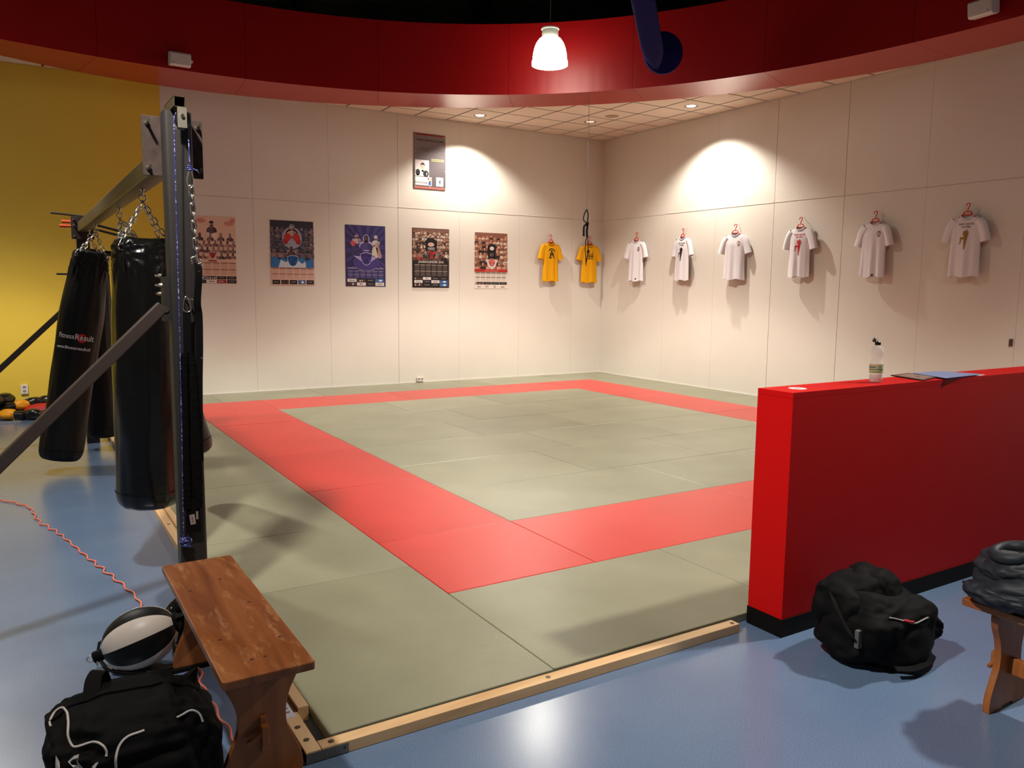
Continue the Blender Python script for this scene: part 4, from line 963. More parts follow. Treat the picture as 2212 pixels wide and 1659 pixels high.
def heavy_bag(label, hook, tilt, r, ztop, zbot, m, seed, topr=None, logo=False, gather=.02):
    """hook = point under the beam; tilt = (dx,dy) lean of the axis as slope; z measured along the axis below the hook"""
    hook = Vector(hook); t = thing('punching_bag', label, 'punching bag', tuple(hook), 'hanging punching bags')
    axis = Vector((tilt[0], tilt[1], -1)).normalized()
    X = Vector((1, 0, 0)); X = (X - axis * X.dot(axis)).normalized(); Y = axis.cross(X) * -1
    def W(a, rr, s): return hook + axis * s + X * (rr * math.cos(a)) - Y * (rr * math.sin(a)) if False else hook + axis * s + X * (rr * math.cos(a)) + Yd * (rr * math.sin(a))
    Yd = (Vector((0, 1, 0)) - axis * axis.y).normalized()
    s0, s1 = ztop, zbot; topr = topr or r * .93
    rnd = random.Random(seed); n = 96
    prof = [(topr * .5, s0 + .004), (topr * .80, s0 + .004), (topr * .93, s0 + .014), (topr, s0 + .04)]
    for k in range(1, 46): q = (k / 46) ** 1.6; prof.append((topr + (r - topr) * min(1, q * 3.2) + .004 * math.sin(q * 9 + seed), s0 + .04 + (s1 - s0 - .16) * q))
    for k in range(0, 9): a = R(90 * k / 8); prof.append((r * .70 + r * .30 * math.cos(a), s1 - .10 + .10 * math.sin(a)))
    prof += [(r * .4, s1 + .004), (r * .02, s1 + .006)]
    v = []; f = []
    for j, (rr, s) in enumerate(prof):
        fall = math.exp(-max(0, s - s0 - .02) / .14); fall2 = math.exp(-((s - s0 - .16) / .12) ** 2)
        for k in range(n):
            a = 2 * PI * k / n; g = math.cos(4 * (a - PI / 4))
            wr = noise.noise(Vector((math.cos(a) * 3, math.sin(a) * 3, s * 3.2 + seed))) * .008 + noise.noise(Vector((math.cos(a) * 9, math.sin(a) * 9, s * 4 + seed))) * .010 * fall2
            aq = PI / 4 + round((a - PI / 4) / (PI / 2)) * PI / 2; du = (a - aq) * r; dv = s - s0 - .09; dist = math.hypot(du, dv)
            wr += .009 * math.sin(11 * math.atan2(du, dv) + seed) * math.exp(-((dist - .06) / .06) ** 2)
            rad = rr * (1 + .03 * g * fall) + wr * (1 if 3 < j < len(prof) - 2 else 0) + (.012 * abs(math.sin(10 * a + s * 16)) * fall2 * (.5 + .5 * g))
            ss = s - .008 * max(0, g) * fall
            v.append(tuple(W(a, rad, ss)))
    for j in range(len(prof) - 1):
        for k in range(n): f.append((j * n + k, j * n + (k + 1) % n, (j + 1) * n + (k + 1) % n, (j + 1) * n + k))
    f += [tuple(range(n)), tuple(range((len(prof) - 1) * n, len(prof) * n))]
    b = MB(); b.add(v, f, m); b.build('body', t, smooth=True)
    # stitched seam and bottom panel line
    b = MB(); b.tube([W(2 * PI * k / 40, r + .002, s1 - .10) for k in range(40)], .0025, M_WEB, 5, closed=True); b.build('bottom_seam', t)
    apex = hook + Vector((0, 0, -.07))
    for q in range(4):
        a = PI / 4 + q * PI / 2
        d0 = W(a, topr + .010, s0 + .015)
        b = MB(); b.tube([W(a, topr + .006, s0 + .20), W(a, topr + .013, s0 + .13), W(a, topr + .015, s0 + .075)], 0, M_WEB, flatk=(.03, .004), up=tuple(W(a, 1, 0) - W(a, 0, 0))); st_ = b.build('strap', t)
        b = MB(); ring(b, W(a, topr + .016, s0 + .055), .020, .0035, tuple(W(a + PI / 2, 1, 0) - W(a + PI / 2, 0, 0))); b.build('d_ring', st_, smooth=True)
        b = MB(); chain(b, W(a, topr + .014, s0 + .04), apex); b.build('chain', t, smooth=True)
    b = MB(); ring(b, hook + Vector((0, 0, -.02)), .022, .004, (1, 0, 0)); ring(b, hook + Vector((0, 0, -.052)), .019, .004, (0, 1, 0)); b.cyl(hook + Vector((0, 0, .002)), hook + Vector((0, 0, -.006)), .014, M_CHROME); b.build('swivel_hook', t, smooth=True)
    if logo:
        mb = MB(); F = Flat(mb, (0, 0, 0), (1, 0, 0), (0, 0, 1), (0, -1, 0), base=0)
        cd = CAM - (hook + axis * 1.0); a0 = math.atan2(cd.dot(Yd), cd.dot(X)); wh = flat(206, 196, 190)
        F.ell(.045, 0, .036, .040, flat(178, 34, 26), 0, 24)
        F.text('Fitness', -.015, -.012, .062, wh, 1, bold=.0006, align='RIGHT', sx=.85); F.text('Result', -.013, -.016, .074, wh, 1, bold=.0006, align='LEFT', sx=.85)
        F.text('www.fitnessresult.nl', -.02, -.105, .040, wh, 1, bold=.0008, sx=.9)
        nv = []
        bv = BVHTree.FromPolygons([Vector(q) for q in v], f)
        for (u, y, z) in mb.v:
            an = a0 - .10 + u / (r) * 1.0; s = 1.04 - .0 - z
            o_ = hook + axis * s; d_ = (W(an, 1, s) - o_).normalized(); h = bv.ray_cast(o_ + d_ * .5, -d_)
            nv.append(tuple((h[0] if h[0] is not None else o_ + d_ * r) + d_ * (.0015 - y)))
        mb.v = nv; mb.build('logo', t, label='white lettering over a red disc')
    return t
HB = 2.234
heavy_bag('thick glossy black punching bag nearest the camera, beside the front post', (-2.30, .238, HB), (-.02, 0), .176, .275, 1.815, M_VINYL, 3, topr=.165)
heavy_bag('slanting black punching bag with white FitnessResult lettering', (-2.28, 3.55, HB), (-.185, -.03), .18, .245, 2.16, M_VINYL2, 11, topr=.155, logo=True)
heavy_bag('black punching bag hanging behind the slanting lettered bag', (-2.27, 4.40, HB), (.015, 0), .15, .28, 2.10, M_VINYL2, 19)
heavy_bag('brown-black punching bag swung behind the front post, only its bottom showing', (-2.28, 1.606, HB), (.25, 0), .135, .30, 1.86, mat('brown_black_vinyl', (36, 26, 24), .5), 27)

# ------------------------------------------------------------------ rope, chain, straps on the front post
t = thing('blue_rope', 'thin blue speckled cord over the pulley, running down the front post', 'rope', (-2.28, -.76, 2.44))
b = MB()
L_ = [(-2.282, -.76, 2.455), (-2.284, -.75, 2.2), (-2.288, -.735, 1.6), (-2.295, -.72, 1.0), (-2.303, -.715, .6), (-2.306, -.715, .48)]
b.tube(catmull(L_, 10), .0028, M_BLUECORD, 6)
b.tube(catmull([(-2.2815, -.76, 2.455), (-2.272, -.76, 2.478), (-2.252, -.76, 2.486), (-2.232, -.76, 2.478), (-2.2225, -.76, 2.455), (-2.222, -.757, 2.35), (-2.22, -.75, 2.25)], 6), .0028, M_BLUECORD, 6)
b.build('cord', t, smooth=True)
b = MB()
for k in range(6): ring(b, (-2.306 + .002 * k % 3, -.715, .478 - k * .008), .014 + .004 * (k % 3), .004, (.3 * (k % 2), .2, 1), M_BLUECORD, 10)
ring(b, (-2.292, -.715, .46), .022, .004, (0, 1, .2), M_BLUECORD, 12)
b.build('lower_knot', t, smooth=True)
b = MB()
for k in range(3): ring(b, (-2.22, -.75, 2.246 - k * .009), .009, .004, (.2, .1 * k, 1), M_BLUECORD, 10)
b.tube([(-2.215, -.75, 2.24), (-2.195, -.752, 2.232), (-2.185, -.753, 2.226)], .0035, M_BLUECORD, 6); b.build('upper_knot', t, smooth=True)
t = thing('chain', 'steel chain with carabiner hanging from the blue cord', 'chain', (-2.22, -.75, 2.23))
b = MB(); b.tube(catmull([(-2.22, -.75, 2.232), (-2.232, -.75, 2.20), (-2.236, -.75, 2.165), (-2.222, -.75, 2.148), (-2.208, -.75, 2.165), (-2.210, -.75, 2.20)], 5, closed=True), .0036, M_CHROME, 6, closed=True); b.build('carabiner', t, smooth=True)
b = MB(); chain(b, (-2.219, -.75, 2.155), (-2.205, -.748, 1.835), pitch=.042, r=.0038, wl=.0125); b.build('links', t, smooth=True)
b = MB(); b.tube(catmull([(-2.225, -.748, 1.80), (-2.23, -.748, 1.825), (-2.205, -.748, 1.835), (-2.185, -.748, 1.81), (-2.2, -.748, 1.80)], 4), .0036, M_CHROME, 6); b.tube(catmull([(-2.22, -.748, 1.835), (-2.20, -.748, 1.815), (-2.18, -.748, 1.79)], 4), .0036, M_CHROME, 6); b.build('end_hook', t, smooth=True)
t = thing('ankle_strap', 'long black webbing strap with rivets hung down the right side of the post', 'strap', (-2.19, -.75, 1.80))
b = MB(); FX = (0, 1, 0)
b.tube(catmull([(-2.20, -.748, 1.805), (-2.198, -.748, 1.74), (-2.205, -.73, 1.62), (-2.197, -.715, 1.55), (-2.199, -.71, 1.40), (-2.206, -.71, 1.25), (-2.212, -.71, 1.05), (-2.215, -.71, .85)], 6), 0, M_WEB, flatk=(.032, .004), up=FX); b.build('webbing', t)
b = MB()
for p_ in ((-2.198, -.752, 1.765), (-2.195, -.726, 1.355)): b.lathe([(.005, 0), (.004, .002)], M_CHROME, Matrix.Translation(p_) @ Matrix.Rotation(R(90), 4, 'X'), 10)
b.build('rivets', t)
t = thing('resistance_belt', 'fuzzy black belt with white tag hanging from a carabiner on the post', 'belt', (-2.255, -.72, 1.64))
b = MB(); b.cyl((-2.255, -.69, 1.635), (-2.23, -.745, 1.635), .004, M_CHROME); b.build('hook_pin', t)
b = MB(); b.tube(catmull([(-2.255, -.725, 1.648), (-2.268, -.725, 1.61), (-2.268, -.725, 1.585), (-2.252, -.725, 1.575), (-2.236, -.725, 1.585), (-2.240, -.725, 1.62)], 5, closed=True), .0032, M_CHROME, 6, closed=True); b.build('carabiner', t, smooth=True)
b = MB(); b.tube([(-2.252, -.722, 1.58), (-2.254, -.72, 1.50), (-2.256, -.718, 1.38)], 0, M_WEB, flatk=(.034, .006), up=FX); b.build('strap', t)
def fuzzy(pts, W_, seed):
    b = MB(); P = catmull(pts, 14); rnd = random.Random(seed); N_ = len(P); v = []; n = 10
    for i, q in enumerate(P):
        for k in range(n):
            a = 2 * PI * k / n; rr = W_ * (1 + .22 * rnd.random() * (i % 2)); v.append((q.x + rr * math.cos(a), q.y + rr * .5 * math.sin(a), q.z))
    f = [(i * n + k, i * n + (k + 1) % n, (i + 1) * n + (k + 1) % n, (i + 1) * n + k) for i in range(N_ - 1) for k in range(n)] + [tuple(range(n)), tuple(range((N_ - 1) * n, N_ * n))]
    b.add(v, f, M_FUZZ); return b
fuzzy([(-2.254, -.712, 1.385), (-2.272, -.714, 1.34), (-2.278, -.715, 1.1), (-2.282, -.715, .8), (-2.282, -.715, .62)], .017, 1).build('fleece_edge', t)
fuzzy([(-2.254, -.712, 1.385), (-2.236, -.714, 1.34), (-2.226, -.715, 1.1), (-2.224, -.715, .8), (-2.228, -.715, .62)], .015, 2).build('fleece_edge', t)
b = MB(); b.tube([(-2.252, -.705, 1.36), (-2.255, -.703, 1.0), (-2.256, -.703, .62)], 0, M_WEB, flatk=(.04, .004), up=FX); b.tube([(-2.256, -.71, .66), (-2.256, -.71, .50)], 0, M_NYLON, flatk=(.062, .012), up=FX); b.build('belt_panel', t)
b = MB(); TT = Matrix.Translation((-2.262, -.7185, .57)) @ Matrix.Rotation(R(-6), 4, 'Y'); b.box((-.012, 0, -.028), (.012, .001, .022), flat(150, 132, 126), TT); b.box((-.003, -.0005, -.02), (.001, 0, .012), flat(90, 70, 66), TT); TT = Matrix.Translation((-2.240, -.7185, .585)); b.box((-.005, 0, -.02), (.005, .001, .02), flat(130, 122, 118), TT); b.build('care_tag', t, label='small white tag')

# ------------------------------------------------------------------ benches
def bench(label, x0, y0, grp='pine benches'):
    """far left corner of the seat at (x0, y0); long axis towards -y"""
    t = thing('wooden_bench', label, 'bench', (x0 + .15, y0 - .62, 0), grp)
    Wd, Ln, H, tk = .302, 1.25, .45, .03
    b = MB(); v = []
    b.rbox((x0, y0 - Ln, H - tk), (x0 + Wd, y0, H), .012, M_BENCHTOP); b.build('seat', t, bevel=.004)
    cx = x0 + Wd / 2
    half = [(.125, H - tk), (.130, .40), (.122, .36), (.098, .31), (.084, .26), (.082, .21), (.090, .17), (.112, .12), (.132, .07), (.138, .03), (.136, 0)]
    hc = catmull([(a, 0, c) for a, c in half], 3)
    for yy in (y0 - .125, y0 - Ln + .14):
        right = [(cx + p.x, p.z) for p in hc]; left = [(cx - p.x, p.z) for p in hc][::-1]
        foot = [(cx - .05, 0.0), (cx - .035, .012), (cx + .035, .012), (cx + .05, 0.0)][::-1]
        b = MB(); b.prism(right + foot + left, yy - .014, yy + .014, M_BENCHLEG); b.build('leg_panel', t, bevel=.002)
    b = MB(); b.box((cx - .012, y0 - Ln + .085, .145), (cx + .012, y0 - .065, .215), M_BENCHLEG); str_ = b.build('stretcher', t, bevel=.003)
    for yy, sg in ((y0 - Ln + .14 - .022, -1), (y0 - .125 + .022, 1)):
        b = MB(); T = Matrix.Translation((cx, yy, .165)); b.prism([(-.008, -.055), (.008, -.055), (.010, .075), (-.010, .075)], -.007, .007, M_BENCHLEG, T, plane='xz'); b.build('wedge', str_, bevel=.002)
        b = MB(); b.cyl((cx - .06, yy + sg * .018, .165), (cx + .02, yy + sg * .014, .195), .009, M_BENCHLEG, 10); b.build('peg', str_)
    # countersunk screw holes on the seat
    b = MB()
    for (u, vv) in ((.055, .38), (.235, .62), (.19, .30), (.06, .92), (.25, 1.0), (.12, 1.13), (.165, 1.13)):
        b.lathe([(.007, 0), (.007, .0006)], mat('knot_hole', (66, 26, 12), .8), Matrix.Translation((x0 + u, y0 - vv, H)), 10)
    b.build('knot_holes', t)
    return t
bench('worn orange-brown pine bench in the left foreground beside the mat corner', -2.446, -.99)
bench('orange pine bench at the right edge with dark jacket on it', .325, -3.035)

# ------------------------------------------------------------------ soft blobs
def blob(name, parent, c, rad, m, seed=0, amp=.12, freq=2.2, e=(1, 1, 1), sub=5, flatz=None, rot=0, ridges=0, detail=0, smooth=True, label=None, cut=None):
    bm = bmesh.new(); bmesh.ops.create_icosphere(bm, subdivisions=sub, radius=1)
    for v in bm.verts:
        p = v.co.copy(); s = Vector([math.copysign(abs(p[i]) ** e[i], p[i]) for i in range(3)])
        d = 1 + amp * noise.noise(p * freq + Vector((seed, seed * 1.7, seed * .3)))
        if detail: d += detail * noise.noise(p * freq * 3.1 + Vector((seed * 2, 0, seed)))
        if ridges: d -= ridges * abs(noise.noise(p * freq * 1.6 + Vector((seed, 3, 9)))) ** .5 * .6
        q = Vector((s.x * rad[0], s.y * rad[1], s.z * rad[2])) * d
        if rot: q = Matrix.Rotation(rot, 3, 'Z') @ q
        q += Vector(c)
        if flatz is not None and q.z < flatz: q.z = flatz + (q.z - flatz) * .02
        v.co = q - (parent_world(parent) if parent else Vector((0, 0, 0)))
    me = bpy.data.meshes.new(name); bm.to_mesh(me); bm.free(); me.materials.append(m)
    if smooth: me.polygons.foreach_set('use_smooth', [True] * len(me.polygons))
    o = bpy.data.objects.new(name, me); COL.objects.link(o)
    if parent: o.parent = parent
    if label: o['label'] = label
    off = parent_world(parent) if parent else Vector((0, 0, 0))
    o_bvh = BVHTree.FromPolygons([v.co + off for v in me.vertices], [tuple(p.vertices) for p in me.polygons])
    return o, o_bvh
def drape(bv, pts, frm, off=.004, n=8):
    """curve laid on a surface seen from point frm"""
    out = []
    for q in catmull(pts, n):
        d = (q - Vector(frm)).normalized(); h = bv.ray_cast(Vector(frm), d)
        out.append(h[0] + h[1].normalized() * off * (1 if h[1].dot(d) < 0 else -1) if h[0] is not None else q)
    return out

# sports bag, left foreground
sb = thing('sports_bag', 'black sports bag with white piping on the floor in the left foreground', 'bag', (-2.70, -2.03, 0))
sbody, bv = blob('body', sb, (-2.688, -1.98, .160), (.250, .235, .198), M_NYLON, 4, .12, 1.6, (.55, .6, .62), sub=6, flatz=.002, detail=.08)
def fp(u, z): return (u, -2.15, z)
for pts in ([(-2.918, .398), (-2.92, .413), (-2.907, .438), (-2.888, .448), (-2.875, .432), (-2.873, .399), (-2.875, .356), (-2.868, .324), (-2.856, .314), (-2.831, .316), (-2.806, .315), (-2.785, .298), (-2.776, .277), (-2.777, .258)],
            [(-2.753, .214), (-2.752, .242), (-2.74, .284), (-2.717, .305), (-2.684, .31), (-2.668, .312)],
            [(-2.572, .327), (-2.546, .336), (-2.525, .338), (-2.505, .319), (-2.494, .289)]):
    b = MB(); b.tube(drape(bv, [fp(*q) for q in pts], tuple(CAM), .002, 6), .0038, flat(200, 190, 184), 6); b.build('piping', sbody, smooth=True, label='white piping')
for pl in ([(-2.91, .304), (-2.9, .282), (-2.897, .26), (-2.909, .255), (-2.91, .278)], [(-2.876, .273), (-2.864, .284), (-2.851, .286), (-2.857, .268), (-2.846, .257), (-2.835, .239), (-2.83, .214), (-2.866, .241), (-2.867, .257)], [(-2.816, .24), (-2.805, .247), (-2.799, .245), (-2.809, .233)]):
    q = drape(bv, [fp(*p_) for p_ in pl + pl[:1]], tuple(CAM), .006, 1)[:-1]; q.append(sum(q, Vector((0, 0, 0))) / len(q)); nq = len(q) - 1
    b = MB(); b.add([tuple(v_) for v_ in q], [(k, (k + 1) % nq, nq) for k in range(nq)], flat(200, 194, 190)); b.build('emblem', sbody, label='white emblem shape')
for pts, ww in (([(-2.82, -2.02, .31), (-2.80, -1.93, .35), (-2.785, -1.86, .385), (-2.76, -1.82, .39), (-2.74, -1.80, .32)], .05),
            ([(-2.84, -1.98, .318), (-2.72, -1.99, .336), (-2.60, -2.05, .328), (-2.52, -2.14, .27)], .045),
            ([(-2.77, -2.16, .27), (-2.66, -2.08, .325), (-2.58, -1.97, .334), (-2.53, -1.86, .31)], .045)):
    b = MB(); b.tube(catmull(pts, 8), 0, M_WEB, flatk=(ww, .005), up=(0, 0, 1)); b.build('handle', sb)
b = MB(); b.add([(-2.56, -1.86, .30), (-2.50, -1.90, .33), (-2.455, -1.87, .355), (-2.46, -1.86, .29), (-2.52, -1.78, .28), (-2.47, -1.89, .27)], [(0, 1, 2), (0, 2, 4), (2, 3, 4), (1, 5, 2), (5, 3, 2), (0, 4, 3, 5, 1)], M_NYLON); b.build('end_flap', sb)
b = MB(); b.tube(drape(bv, [(-2.90, -1.98, .5), (-2.72, -1.96, .5), (-2.5, -1.97, .5)], (-2.7, -2.2, 2), .003), .004, M_WEB, 6); b.build('zipper', sb)

# double end ball
db = thing('double_end_ball', 'black and white striped double end ball lying beside the bench', 'ball', (-2.545, -.985, 0))
axd = Vector((.86, -.18, .30)).normalized(); C_ = Vector((-2.545, -.985, .132))
T = Matrix.Translation(C_) @ axd.to_track_quat('Z', 'X').to_matrix().to_4x4() @ Matrix.Rotation(R(74), 4, 'Z')
for k in range(8):
    b = MB(); v = []; n = 10; mm = 20
    for j in range(mm + 1):
        ph = PI * j / mm; rr = .130 * math.sin(ph) ** .92 if 0 < j < mm else 0; z = -.160 * math.cos(ph)
        for i in range(n + 1):
            a = 2 * PI * (k + i / n) / 8; puff = 1 + .015 * math.sin(PI * i / n); v.append((rr * puff * math.cos(a), rr * puff * math.sin(a), z))
    f = [(j * (n + 1) + i, j * (n + 1) + i + 1, (j + 1) * (n + 1) + i + 1, (j + 1) * (n + 1) + i) for j in range(mm) for i in range(n)]
    mb_ = flat(205, 192, 182, .4) if k % 2 else M_VINYL2
    b.add(v, f, mb_, T); b.build('panel', db, smooth=True, label='white leather panel' if k % 2 else None)
b = MB(); b.cyl(C_ - axd * .15, C_ - axd * .20, .026, M_WEB, 12); b.build('end_loop', db)
b = MB(); b.cyl(C_ + axd * .145, C_ + axd * .165, .05, M_WEB, 16, .034); b.tube([C_ + axd * .15 + Vector((0, 0, .02)), C_ + axd * .25 + Vector((0, 0, .012))], 0, M_WEB, flatk=(.05, .02), up=(0, 0, 1)); b.build('end_strap', db)
b = MB(); ring(b, C_ - axd * .215, .015, .003, (0, 1, .2)); ring(b, C_ - axd * .20 + Vector((.01, -.02, -.02)), .012, .003, (1, 0, 0)); b.build('ring', db, smooth=True)
b = MB(); b.tube(catmull([(-2.70, -.86, .10), (-2.705, -.82, .03), (-2.69, -.90, .008), (-2.65, -1.00, .008), (-2.58, -1.06, .008), (-2.50, -1.09, .008), (-2.42, -1.08, .008)], 8), .007, M_BLACK, 8); b.tube(catmull([(-2.40, -1.01, .19), (-2.42, -1.07, .12), (-2.41, -1.10, .05), (-2.36, -1.12, .012), (-2.27, -1.13, .008)], 8), .006, M_BLACK, 8); b.build('elastic_cord', db, smooth=True)
mb = MB(); F = Flat(mb, (0, 0, 0), (1, 0, 0), (0, 1, 0), (0, 0, 1), base=0)
q = Matrix.Rotation(0, 4, 'Z'); 
F.rect(-.015, -.012, .015, .012, flat(190, 186, 182), 0); F.rect(-.085, -.01, -.03, .01, flat(150, 146, 144), 0)
mb.v = [tuple(C_ + Vector((x - .01, y + .035, .135))) for x, y, z in mb.v]
vv = []
for x, y, z in mb.v:
    d = Vector((x, y, z)) - C_; d.normalize(); L0 = 1 / math.sqrt((d.dot(axd) / .160) ** 2 + (1 - d.dot(axd) ** 2) / .130 ** 2); vv.append(tuple(C_ + d * (L0 * 1.035)))
mb.v = vv; mb.build('logo_patch', db, label='pale logo patch')
# black shiny helmet-like ball behind the bench
hb = thing('speed_ball', 'shiny black leather ball half hidden behind the left bench', 'ball', (-2.33, -.83, 0))
b = MB(); b.lathe([(.001, 0)] + [(.1 * math.sin(PI * j / 20), .12 - .12 * math.cos(PI * j / 20)) for j in range(1, 20)] + [(.001, .24)], mat('glossy_black_leather', (18, 18, 20), .14, spec=.7), Matrix.Translation((-2.335, -.855, 0.0)), 36); b.build('body', hb, smooth=True)
b = MB()
for k in range(6):
    a = k * PI / 3; b.tube([(-2.335 + .1015 * math.sin(PI * j / 16) * math.cos(a), -.855 + .1015 * math.sin(PI * j / 16) * math.sin(a), .12 - .121 * math.cos(PI * j / 16)) for j in range(1, 16)], .0018, M_WEB, 5)
b.build('seams', hb)
b = MB(); b.box((-2.50, -1.10, .0), (-2.26, -1.145, .02), M_NYLON, None); bx_ = b.build('weightlifting_strap', loc=(-2.38, -1.12, 0), bevel=.006); tag(bx_, 'flat black strap on the floor beside the far bench leg', 'strap')

# orange cable
cp = [(-3.55, 2.95), (-3.13, 2.56), (-3.0, 2.36), (-2.93, 2.18), (-2.88, 1.76), (-2.77, 1.36), (-2.64, .72), (-2.53, .22), (-2.47, -.09), (-2.455, -.33), (-2.44, -.70), (-2.38, -.95), (-2.33, -1.12), (-2.35, -1.30), (-2.345, -1.45), (-2.34, -1.59), (-2.33, -1.77), (-2.30, -1.98), (-2.20, -2.08), (-2.17, -2.2)]
P = catmull([(x, y, .006) for x, y in cp], 44); P2 = []; acc = 0
for i, q in enumerate(P):
    if i: acc += (q - P[i - 1]).length
    tdir = (P[min(i + 1, len(P) - 1)] - P[max(i - 1, 0)]).normalized(); amp_ = .0085 * (1 + .4 * math.sin(acc * 5))
    P2.append(q + Vector((-tdir.y, tdir.x, 0)) * (amp_ * math.sin(acc * 2 * PI / .17 + .6 * math.sin(acc * 7))) + Vector((0, 0, .002 + .002 * math.sin(acc * 37))))
b = MB(); b.tube(P2, .0052, M_ORANGE, 8); tag(b.build('extension_cord', loc=(-2.5, .3, 0), smooth=True), 'curly orange extension cord snaking across the blue floor', 'cord')

# ------------------------------------------------------------------ backpack by the partition
bp_ = thing('backpack', 'slumped open black backpack on the floor by the red partition', 'bag', (.42, -2.58, 0))
BC = Vector((.42, -2.585, 0))
_, bv = blob('body', bp_, (.43, -2.60, .15), (.265, .215, .17), M_NYLON, 13, .22, 1.4, (.75, .8, .75), sub=6, flatz=.002, detail=.05, ridges=.06)
blob('top_compartment', bp_, (.39, -2.52, .24), (.20, .15, .145), M_NYLON, 21, .22, 1.5, (.75, .75, .8), sub=5, detail=.05, ridges=.06)
blob('front_flap', bp_, (.455, -2.55, .275), (.115, .12, .135), M_NYLON, 33, .18, 1.6, (.6, .9, 1), sub=5, rot=.3, detail=.04)
blob('side_pocket', bp_, (.655, -2.70, .135), (.065, .07, .085), M_NYLON, 41, .4, 2, sub=4, detail=.15)
for pts, ww in (([(.22, -2.50, .31), (.17, -2.56, .28), (.15, -2.64, .20), (.165, -2.68, .16)], .035), ([(.56, -2.50, .33), (.64, -2.55, .27), (.68, -2.66, .18), (.66, -2.74, .10)], .04),
                ([(.42, -2.45, .37), (.46, -2.50, .405), (.50, -2.56, .37), (.52, -2.60, .30)], .05), ([(.28, -2.80, .05), (.36, -2.83, .045), (.50, -2.82, .04), (.6, -2.78, .03)], .03)):
    b = MB(); b.tube(catmull(pts, 8), 0, M_WEB, flatk=(ww, .008), up=(.3, -.5, .8)); b.build('shoulder_strap', bp_)
b = MB(); b.tube(drape(bv, [(.30, -2.74, .26), (.37, -2.77, .24), (.44, -2.78, .22), (.55, -2.77, .22)], tuple(CAM), .004), .0035, flat(150, 146, 144), 6); b.build('zipper', bp_, smooth=True, label='silvery zip')
b = MB(); b.tube(drape(bv, [(.38, -2.76, .235), (.41, -2.77, .228), (.43, -2.77, .225)], tuple(CAM), .008), .006, flat(170, 24, 34), 6); b.build('zip_pull', bp_, label='red zip pull')
b = MB(); b.box((.155, -2.695, .13), (.185, -2.675, .21), flat(84, 82, 82)); b.build('reflective_patch', bp_, label='grey reflective patch')

# ------------------------------------------------------------------ jacket on the right bench
jk = thing('puffer_jacket', 'dark grey-blue padded jacket bundled on the right bench', 'jacket', (.47, -3.38, .452))
M_JK = mat('dark_padded_nylon', (27, 30, 36), .55, spec=.25, bump=(35, .2, .003))
blob('body', jk, (.47, -3.26, .535), (.20, .235, .09), M_JK, 5, .18, 2.0, (.8, .8, .85), sub=5, flatz=.452, ridges=.12)
blob('sleeve', jk, (.345, -3.20, .51), (.10, .17, .06), M_JK, 8, .15, 2.4, sub=5, flatz=.452, ridges=.15)
blob('sleeve', jk, (.46, -3.20, .60), (.17, .17, .085), M_JK, 9, .18, 2.0, sub=5, ridges=.12)
blob('front_panel', jk, (.42, -3.48, .54), (.13, .16, .085), M_JK, 17, .15, 2.2, sub=5, flatz=.452, ridges=.12)
b = MB(); b.tube([(.40 + .055 * math.cos(a) * 1.15, -3.19 + .07 * math.sin(a), .675 + .018 * math.cos(a + .6)) for a in [2 * PI * k / 24 for k in range(24)]], 0.024, M_JK, 12, closed=True); b.build('collar', jk, smooth=True)
blob('lining', jk, (.40, -3.19, .655), (.062, .072, .02), mat('brown_lining', (42, 30, 26), .8), 2, .1, sub=4)

# ------------------------------------------------------------------ things on the partition
b = MB(); b.lathe([(.044, 0), (.044, .0006)], flat(214, 196, 196), Matrix.Translation((.358, -2.138, PZ)), 32); st = b.build('sticker', loc=(.358, -2.138, PZ)); tag(st, 'round white sticker on top of the partition end', 'sticker')
mb = MB()
for k in range(3): mb.add([(.335 + k * .016, -2.15 + .008 * (k % 2), PZ + .0008), (.348 + k * .016, -2.15, PZ + .0008), (.346 + k * .016, -2.125, PZ + .0008), (.333 + k * .016, -2.13, PZ + .0008)], [(0, 1, 2, 3)], flat(130, 110, 112))
mb.build('print', st)
bt = thing('water_bottle', 'clear plastic water bottle with open black flip cap on the partition', 'bottle', (.961, -2.157, PZ))
M_PET = mat('clear_plastic', (236, 230, 224), .06, spec=.6); M_PET.node_tree.nodes['Principled BSDF'].inputs['Alpha'].default_value = .22
T = Matrix.Translation((.961, -2.157, PZ))
prof = [(.012, .004), (.026, .001), (.032, .006), (.034, .02), (.033, .05), (.035, .06), (.035, .098), (.033, .108), (.026, .122), (.0245, .130), (.028, .143), (.033, .155), (.0335, .168), (.029, .185), (.018, .197), (.0135, .201), (.0135, .206)]
b = MB(); b.lathe(prof, M_PET, T, 32); b.build('body', bt, smooth=True)
b = MB(); b.lathe([(.024, .004), (.0305, .008), (.032, .02), (.0315, .045), (.031, .0455)], mat('cloudy_water', (214, 196, 190), .3), T, 32); b.build('drink', bt, smooth=True); MATS['cloudy_water'].node_tree.nodes['Principled BSDF'].inputs['Alpha'].default_value = .6
b = MB()
lab = [(.0357, .060), (.0357, .098)]; n = 32; a0 = math.atan2(CAM.y + 2.157, CAM.x - .961)
def lab_arc(z0, z1, a1, a2, m, dr=.0004):
    v = []; k = 14
    for i in range(k + 1):
        a = a0 + a1 + (a2 - a1) * i / k
        for z in (z0, z1): v.append((.961 + (.0355 + dr) * math.cos(a), -2.157 + (.0355 + dr) * math.sin(a), PZ + z))
    b.add(v, [(2 * i, 2 * i + 2, 2 * i + 3, 2 * i + 1) for i in range(k)], m)
